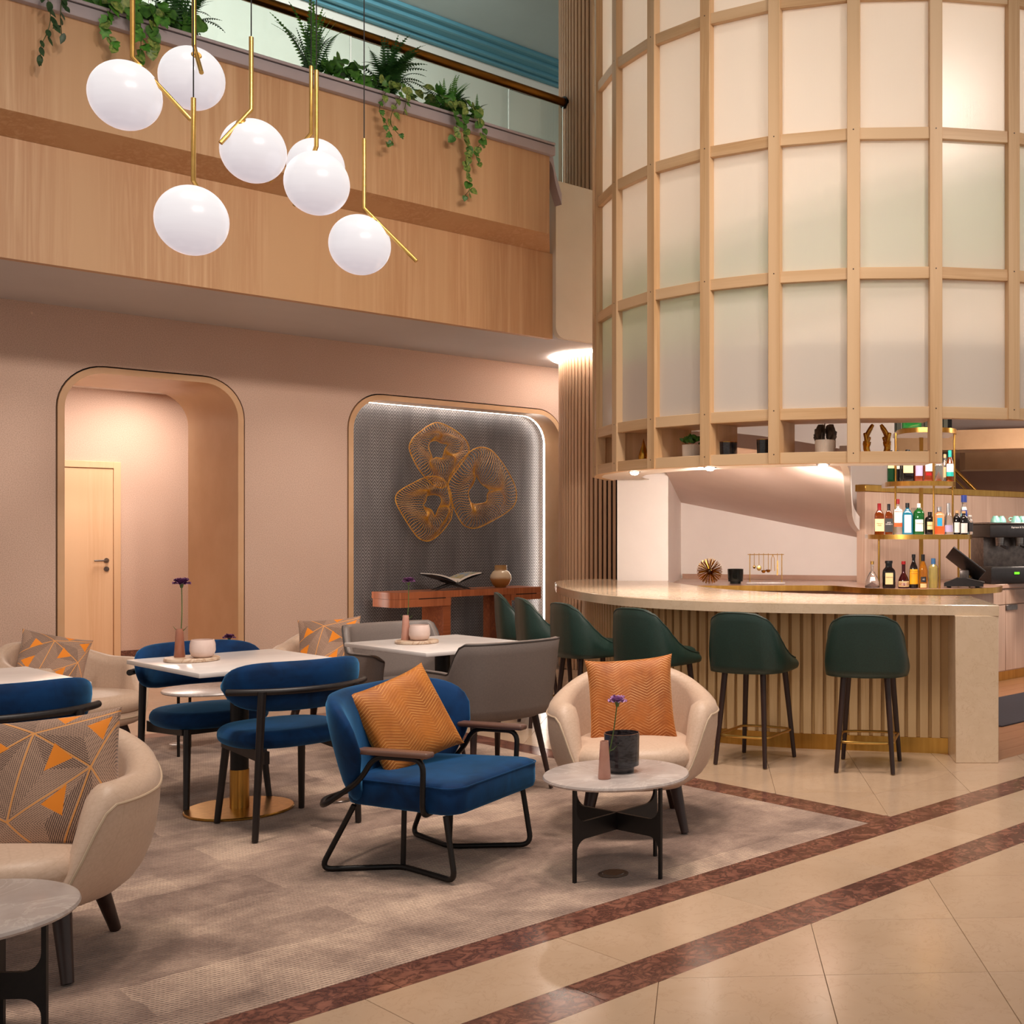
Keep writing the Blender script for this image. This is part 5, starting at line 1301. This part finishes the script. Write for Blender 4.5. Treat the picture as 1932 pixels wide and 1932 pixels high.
for ri, (op, ip, dy) in enumerate(RINGS):
    org = Vector((7.0, 10.78, 1.9)); NW = 72
    O = resample_closed(spline([alc(*p)-org for p in op], 5, True), NW); I = resample_closed(spline([alc(*p)-org for p in ip], 5, True), NW)
    c = sum(O, Vector())/NW
    ci = sum(I, Vector())/NW
    k0 = min(range(NW), key=lambda k: -((O[0]-c).normalized().dot((I[k]-ci).normalized())))
    off = Vector((0, dy-.03, 0)); O = [p+off for p in O]; I = [p+off+Vector((0, -.03, 0)) for p in I]
    rg = MB().tube(O, .006, 6, True).obj('outer_hoop', m_wire, ws)
    MB().tube(I, .005, 6, True).obj('inner_hoop', m_wire, rg)
    wm = MB()
    for k in range(NW):
        a, b = O[k], I[(k0+k) % NW]; t_ = 2*pi*k/NW; tan = (O[(k+1) % NW]-O[k-1]).normalized()
        sw = .05*sin(3*t_+ri) ; r1 = a.lerp(b, .25+.10*sin(2*t_+ri*2)) + tan*sw*.6 + Vector((0, -.05, 0)); r2 = a.lerp(b, .68) - tan*sw*1.1 + Vector((0, -.075-.02*sin(3*t_), 0))
        wm.tube(spline([a, r1, r2, b], 4), .0027, 4, caps=False)
    tag(wm.obj('wires', m_wire, rg), kind='stuff')
cs = thing('console_table', 'red brown wooden console table with two stepped drawer ends in the alcove', 'console table', (6.05, 10.22, 0))
tp = [(.10-.10*sin(R(90)*k/6), .10-.10*cos(R(90)*k/6)) for k in range(7)] + [(0, .42), (1.72, .42), (1.72, .0), (1.25, .0), (1.1, .03), (.75, .03), (.62, .0)]
MB().prism(tp, .735, .80).obj('top', m_redwood, cs)
d1 = [(.10-.10*sin(R(90)*k/6), .10-.10*cos(R(90)*k/6)) for k in range(7)] + [(0, .40), (.62, .40), (.62, 0)]
a_ = MB().prism(d1, .655, .733).obj('drawer', m_redwood, cs); MB().box(.26, .56, -.002, .004, .728, .737).obj('drawer_gap', m_black, a_)
a_ = MB().prism([(1.34, 0), (1.34, .40), (1.72, .40), (1.72, 0)], .672, .733).obj('drawer', m_redwood, cs); MB().box(1.40, 1.66, -.002, .004, .728, .737).obj('drawer_gap', m_black, a_)
MB().rbox(.54, .63, .02, .40, 0, .655, .003, 1).obj('leg', m_redwood_h, cs); MB().rbox(1.27, 1.36, .02, .40, 0, .735, .003, 1).obj('leg', m_redwood_h, cs)
bs = thing('book_stand', 'black folding stand holding the open book on the console', 'book stand', (6.80, 10.42, .80), R(-8))
for s_ in (-1, 1):
    m = MB(); m.M = Matrix.Translation((0, s_*.05, 0)); m.prism([(-.20, 0), (-.17, 0), (.10, .085), (.085, .10)], -.006, .006, 'y').prism([(.20, 0), (.17, 0), (-.10, .085), (-.085, .10)], -.006, .006, 'y'); m.obj('cross_leg', m_black_plastic, bs)
bo = thing('open_book', 'large open picture book on the black stand', 'book', (6.80, 10.42, .80), R(-8))
m_paper = pm('book_paper', (226,216,206), (214,204,194), rough=.6, scale=60, stretch=(1,1,8)); m_photo = Mat('printed_photo')
v_ = m_photo.noise(m_photo.coord((3,3,3)), 3, 4); m_photo.set(col=m_photo.ramp(v_, [(.35, lin((90,140,180))), (.5, lin((206,180,120))), (.62, lin((70,100,50)))]), rough=.3)
for s_ in (-1, 1):
    L = []
    for k in range(9):
        q = k/8; x_ = s_*(.01+.25*q); z_ = .075 + .085*q**.9 + .012*sin(pi*q); th_ = .020*(1-.5*q)
        L.append([(x_, -.15, z_), (x_, .15, z_), (x_, .15, z_+th_), (x_, -.15, z_+th_)])
    pg = MB().loft(L).obj('page_block', m_paper, bo)
    L = [[(p[3][0], -.13, p[3][2]+.0015), (p[3][0], .13, p[3][2]+.0015)] for p in L[1:]]; MB().loft(L, closed=False).obj('photo_page', m_photo.m if s_ > 0 else m_paper, pg)
L = [[(x_, -.16, .066+.33*abs(x_)), (x_, .16, .066+.33*abs(x_)), (x_, .16, .071+.33*abs(x_)), (x_, -.16, .071+.33*abs(x_))] for x_ in (-.275, -.14, -.01, .01, .14, .275)]
MB().loft(L).obj('cover', m_black_plastic, bo)
def vase_mat():
    m = Mat('two_tone_ceramic'); x, y, z = m.xyz(m.coord()); n = m.noise(m.coord(), 8, 4)
    m.set(col=m.ramp(m.math('ADD', z, m.math('MULTIPLY', n, .03)), [(.04, lin((138,90,42))), (.10, lin((160,112,60))), (.125, lin((206,182,150))), (.185, lin((212,190,160))), (.20, lin((168,128,80)))]), rough=.14, coat=.4); return m.m
tag(MB().lathe([(.0005, 0), (.055, 0), (.085, .03), (.111, .085), (.108, .125), (.085, .165), (.066, .178), (.064, .225), (.066, .232), (.058, .232), (.057, .18), (.0005, .15)], 36).obj('ceramic_vase', vase_mat(), None, (7.40, 10.42, .80)),
    'round two tone ceramic vase on the console table', 'vase')

# ================================================================== TABLE TOP THINGS
m_terra = pm('rose_brown_glass', (170,112,90), (150,94,74), rough=.15, scale=10); m_pinkv = pm('dusty_pink_glass', (206,154,136), (190,136,118), rough=.15, scale=10)
m_blush = pm('blush_frosted_glass', (226,202,192), (216,190,180), rough=.25, scale=14, sss=.0)
m_petal = pm('purple_petal', (136,84,132), (88,44,88), rough=.6, scale=50, rand=4); m_petal2 = pm('lilac_petal', (206,160,206), (156,106,164), rough=.6, scale=50, rand=4)
m_gstem = pm('flower_stem', (86,110,50), (64,84,36), rough=.5)
def flower_parts(t, base, tip, rad, petal, rr):
    """carnation: stem, calyx, leaves, ruffled head"""
    b, e = Vector(base), Vector(tip); mid = b.lerp(e, .55) + Vector((.006, 0, 0))
    MB().tube(spline([b, mid, e], 5), .0026, 6).obj('stem', m_gstem, t)
    kn = b.lerp(e, .32); lv = MB()
    for s in (-1, 1): lv.tube([kn, kn+Vector((s*.02, 0, .008)), kn+Vector((s*.036, 0, .026))], [.003, .002, .0005], 5)
    lv.obj('stem_leaf', m_gstem, t)
    MB().lathe([(.0005, -.022), (.006, -.02), (.009, -.008), (.012, .0), (.0005, .004)], 14, tuple(e)).obj('calyx', m_gstem, t)
    hd = MB()
    for ring, (n, el, ln) in enumerate(((11, 8, 1.0), (10, 32, .92), (8, 55, .8), (5, 76, .62))):
        for k in range(n):
            az = 2*pi*(k+.5*(ring % 2))/n + rr.uniform(-.15, .15); elv = R(el+rr.uniform(-8, 8)); L_ = rad*ln*rr.uniform(.9, 1.1)
            dr_ = Vector((cos(az)*cos(elv), sin(az)*cos(elv), sin(elv))); sd = Vector((-sin(az), cos(az), 0)); up_ = dr_.cross(sd)*-1
            vs = []; 
            for i in range(4):
                for j in range(5):
                    w_ = (j-2)/2*L_*(.12+.42*i/3); ruff = (.10*L_*(1 if j % 2 else -1))*(i/3)**2
                    vs.append(e + dr_*(L_*i/3*(1-.06*abs(j-2))) + sd*w_ + up_*ruff)
            hd.add(vs, [(i*5+j, i*5+j+1, (i+1)*5+j+1, (i+1)*5+j) for i in range(3) for j in range(4)])
    hd.obj('bloom', petal, t, sharp=0)
def bud_vase(label, loc, h, mat, tip, petal, rad=.036, glassfoot=False):
    t = thing('bud_vase', label, 'vase', loc, dz, 'tapered bud vases')
    MB().lathe([(.0005, 0), (.024, 0), (.026, .004), (.017, h), (.0135, h), (.018, .012), (.0005, .012)], 24).obj('vessel', mat, t)
    f = thing('carnation', label.replace('tapered', 'purple carnation standing in the tapered'), 'flower', Vector(loc)+Vector((0, 0, .016)), dz, 'purple carnations')
    flower_parts(f, (0, 0, 0), (tip[0], tip[1], tip[2]-.016), rad, petal, random.Random(int(h*1000)+int(loc[0]*10)))
def tray(label, loc, r_): tag(MB().lathe([(.0005, 0), (r_-.006, 0), (r_, .004), (r_, .014), (r_-.004, .018), (.0005, .018)], 56).obj('stone_tray', m_traystone, None, loc), label, 'tray', 'round travertine trays')
def bowl(label, loc): tag(MB().lathe([(.0005, 0), (.038, 0), (.052, .010), (.060, .035), (.059, .065), (.053, .088), (.049, .088), (.054, .06), (.053, .03), (.036, .012), (.0005, .010)], 32).obj('candle_bowl', m_blush, None, loc), label, 'candle bowl', 'blush glass candle bowls')
tray('round travertine tray on the middle white table', W(-2.868, 5.93, .75), .128); tray('round travertine tray on the white table between grey armchairs', W(-2.02, 6.85, .75), .122)
bowl('blush glass candle bowl on the middle white table', W(-2.808, 5.915, .768)); bowl('blush glass candle bowl on the table between grey armchairs', W(-2.0, 6.835, .768))
bud_vase('tapered brown vase on the middle white table', W(-2.925, 5.92, .768), .142, m_terra, (.01, 0, .365), m_petal, .042)
bud_vase('tapered pink vase on the table between the grey armchairs', W(-2.085, 6.855, .768), .142, m_pinkv, (.016, 0, .335), m_petal, .036)
bud_vase('tapered pink vase on the nearer round marble coffee table', W(-.658, 4.79, .40), .152, m_pinkv, (.052, 0, .31), m_petal2, .038)
bud_vase('tapered pink vase on the far coffee table', W(-3.42, 7.56, .40), .15, m_pinkv, (.0, 0, .315), m_petal, .038)
cg = thing('glass_candle_holder', 'large smoky swirled glass candle holder on the marble coffee table', 'candle holder', W(-.605, 4.93, .40))
m_swirl = Mat('smoky_swirled_glass'); f_ = m_swirl.noise(m_swirl.coord((1,1,2.5)), 12, 4, .6, 2.2); m_swirl.set(col=m_swirl.ramp(f_, [(.4, lin((44,42,46))), (.56, lin((92,90,94))), (.66, lin((38,36,40)))]), rough=.06, trans=.45, ior=1.3, coat=.6)
MB().lathe([(.0005, 0), (.050, 0), (.052, .016), (.054, .022), (.071, .028), (.0735, .162), (.069, .162), (.066, .034), (.0005, .030)], 40).obj('glass', m_swirl.m, cg)
MB().lathe([(.0005, .032), (.055, .032), (.055, .075), (.0005, .075)], 24).obj('candle_wax', pm('dark_wax', (70,66,68), rough=.5), cg)

# ================================================================== THINGS ON THE DRUM SHELF
def on_shelf(a, rad): x_, y_ = dpt(R(a), rad); return W(DC[0]+x_, DC[1]+y_, 1.9065)
m_ribpot = pm('ribbed_white_pot', (226,212,198), (216,200,186), rough=.6, scale=10)
def ribbed(t, r_, h):
    L = []; N = 96
    for rr_, z in ((.86, 0), (.97, .004), (1, h*.98), (.97, h), (.86, h), (.82, h*.75)):
        L.append([((r_*rr_*(1-.03*(j % 2)))*cos(2*pi*j/N), (r_*rr_*(1-.03*(j % 2)))*sin(2*pi*j/N), z) for j in range(N)])
    MB().loft(L).obj('pot', m_ribpot, t)
pp = thing('potted_succulent', 'green leafy succulent in a ribbed white pot on the drum shelf', 'potted plant', on_shelf(-41.5, 2.19)); ribbed(pp, .068, .092)
SUC = leaf_mesh('leaf', [(.003, 0), (.010, .012), (.013, .024), (.008, .038), (.0008, .048)], pm('succulent_green', (74,124,40), (40,84,26), rough=.4, scale=30, rand=4), .15, -.5)
SUD = leaf_mesh('leaf', [(.004, 0), (.012, .014), (.018, .034), (.013, .052), (.001, .064)], pm('succulent_dark', (116,96,80), (78,66,56), rough=.4, scale=30, rand=4), .15, -.5)
for k in range(64):
    o = link('leaf', SUC, None, pp, (rnd.uniform(-.055, .055), rnd.uniform(-.055, .055), .10+rnd.uniform(0, .035))); o.rotation_euler = (R(180)+rnd.uniform(-1.2, 1.2), rnd.uniform(-1.2, 1.2), rnd.uniform(0, 6)); 
pp = thing('potted_succulent', 'dark brown rosette succulent in a ribbed white pot on the drum shelf', 'potted plant', on_shelf(-14.3, 2.16)); ribbed(pp, .070, .092)
for k in range(26):
    a_ = k*2.4; el = R(2+60*k/26); o = link('leaf', SUD, None, pp, (.012*cos(a_), .012*sin(a_), .10+.0016*k)); o.rotation_euler = (0, -(R(90)+el), a_); o.scale = (1.8, 1.2, 1.1)
for lab, a_, r_, h in (('wide black glass candle pot on the drum shelf', -34.2, .076, .098), ('narrow black glass candle pot beside a drum post', -26.0, .056, .105)):
    t = thing('candle_pot', lab, 'candle', on_shelf(a_, 2.14), 0, 'black candle pots on the drum shelf')
    MB().lathe([(.0005, 0), (r_*.93, 0), (r_, h), (r_*.95, h), (r_*.9, .006), (.0005, .006)], 32).obj('glass', m_swirl.m, t)
    MB().lathe([(r_*.955, h-.001), (r_*1.005, h-.001), (r_*1.005, h+.003), (r_*.955, h+.003)], 32).obj('gold_rim', m_gold, t)
gd = thing('gold_ornament', 'slim gold teardrop ornament near the left end of the drum shelf', 'ornament', on_shelf(-56.5, 2.2))
MB().lathe([(.0005, 0), (.034, .004), (.040, .03), (.030, .07), (.016, .11), (.007, .145), (.0005, .17)], 20).obj('body', m_gold, gd)
hn = thing('gold_hands_ornament', 'pair of polished gold sculptural hands at the right end of the drum shelf', 'ornament', on_shelf(-5.2, 2.15), dz); hn.scale = (1.12,)*3
for s_ in (-1, 1):
    pl = MB(); pl.tube(spline([(s_*.05, 0, 0), (s_*.062, 0, .03), (s_*.058, 0, .07)], 4), [.018]*3+[.02]*3+[.024]*3, 12).obj('palm', m_gold, hn)
    for k in range(5):
        y_ = (k-2)*.012; hgt = [.12, .155, .17, .16, .10][k]; x1_ = [.085, .045, .035, .04, .055][k]
        MB().tube(spline([(s_*.060, y_*.7, .055), (s_*(.066-.004*k), y_, .055+(hgt-.055)*.5), (s_*(x1_-.012), y_*1.1, hgt)], 4), [.0135]*4+[.012]*4+[.009], 10).obj('finger', m_gold, hn)

# ================================================================== FLOOR BOXES IN THE CARPET
for lab, p in (('round steel floor socket lid in the carpet under the coffee table', W((1157-CX)/FPX*4.85, 4.85)), ('round steel floor socket lid in the carpet left of the lounge chair', W((640-CX)/FPX*6.16, 6.16)), ('round steel floor socket lid in the carpet beside the far coffee table', W((338-CX)/FPX*7.8, 7.8))):
    t = thing('floor_socket', lab, 'floor socket', p, 0, 'floor sockets')
    MB().lathe([(.0005, 0), (.062, 0), (.062, .002), (.056, .004), (.0005, .004)], 36).obj('rim', m_darksteel, t)
    MB().lathe([(.0005, .004), (.045, .004), (.043, .006), (.0005, .006)], 36).obj('lid', m_steel, t)
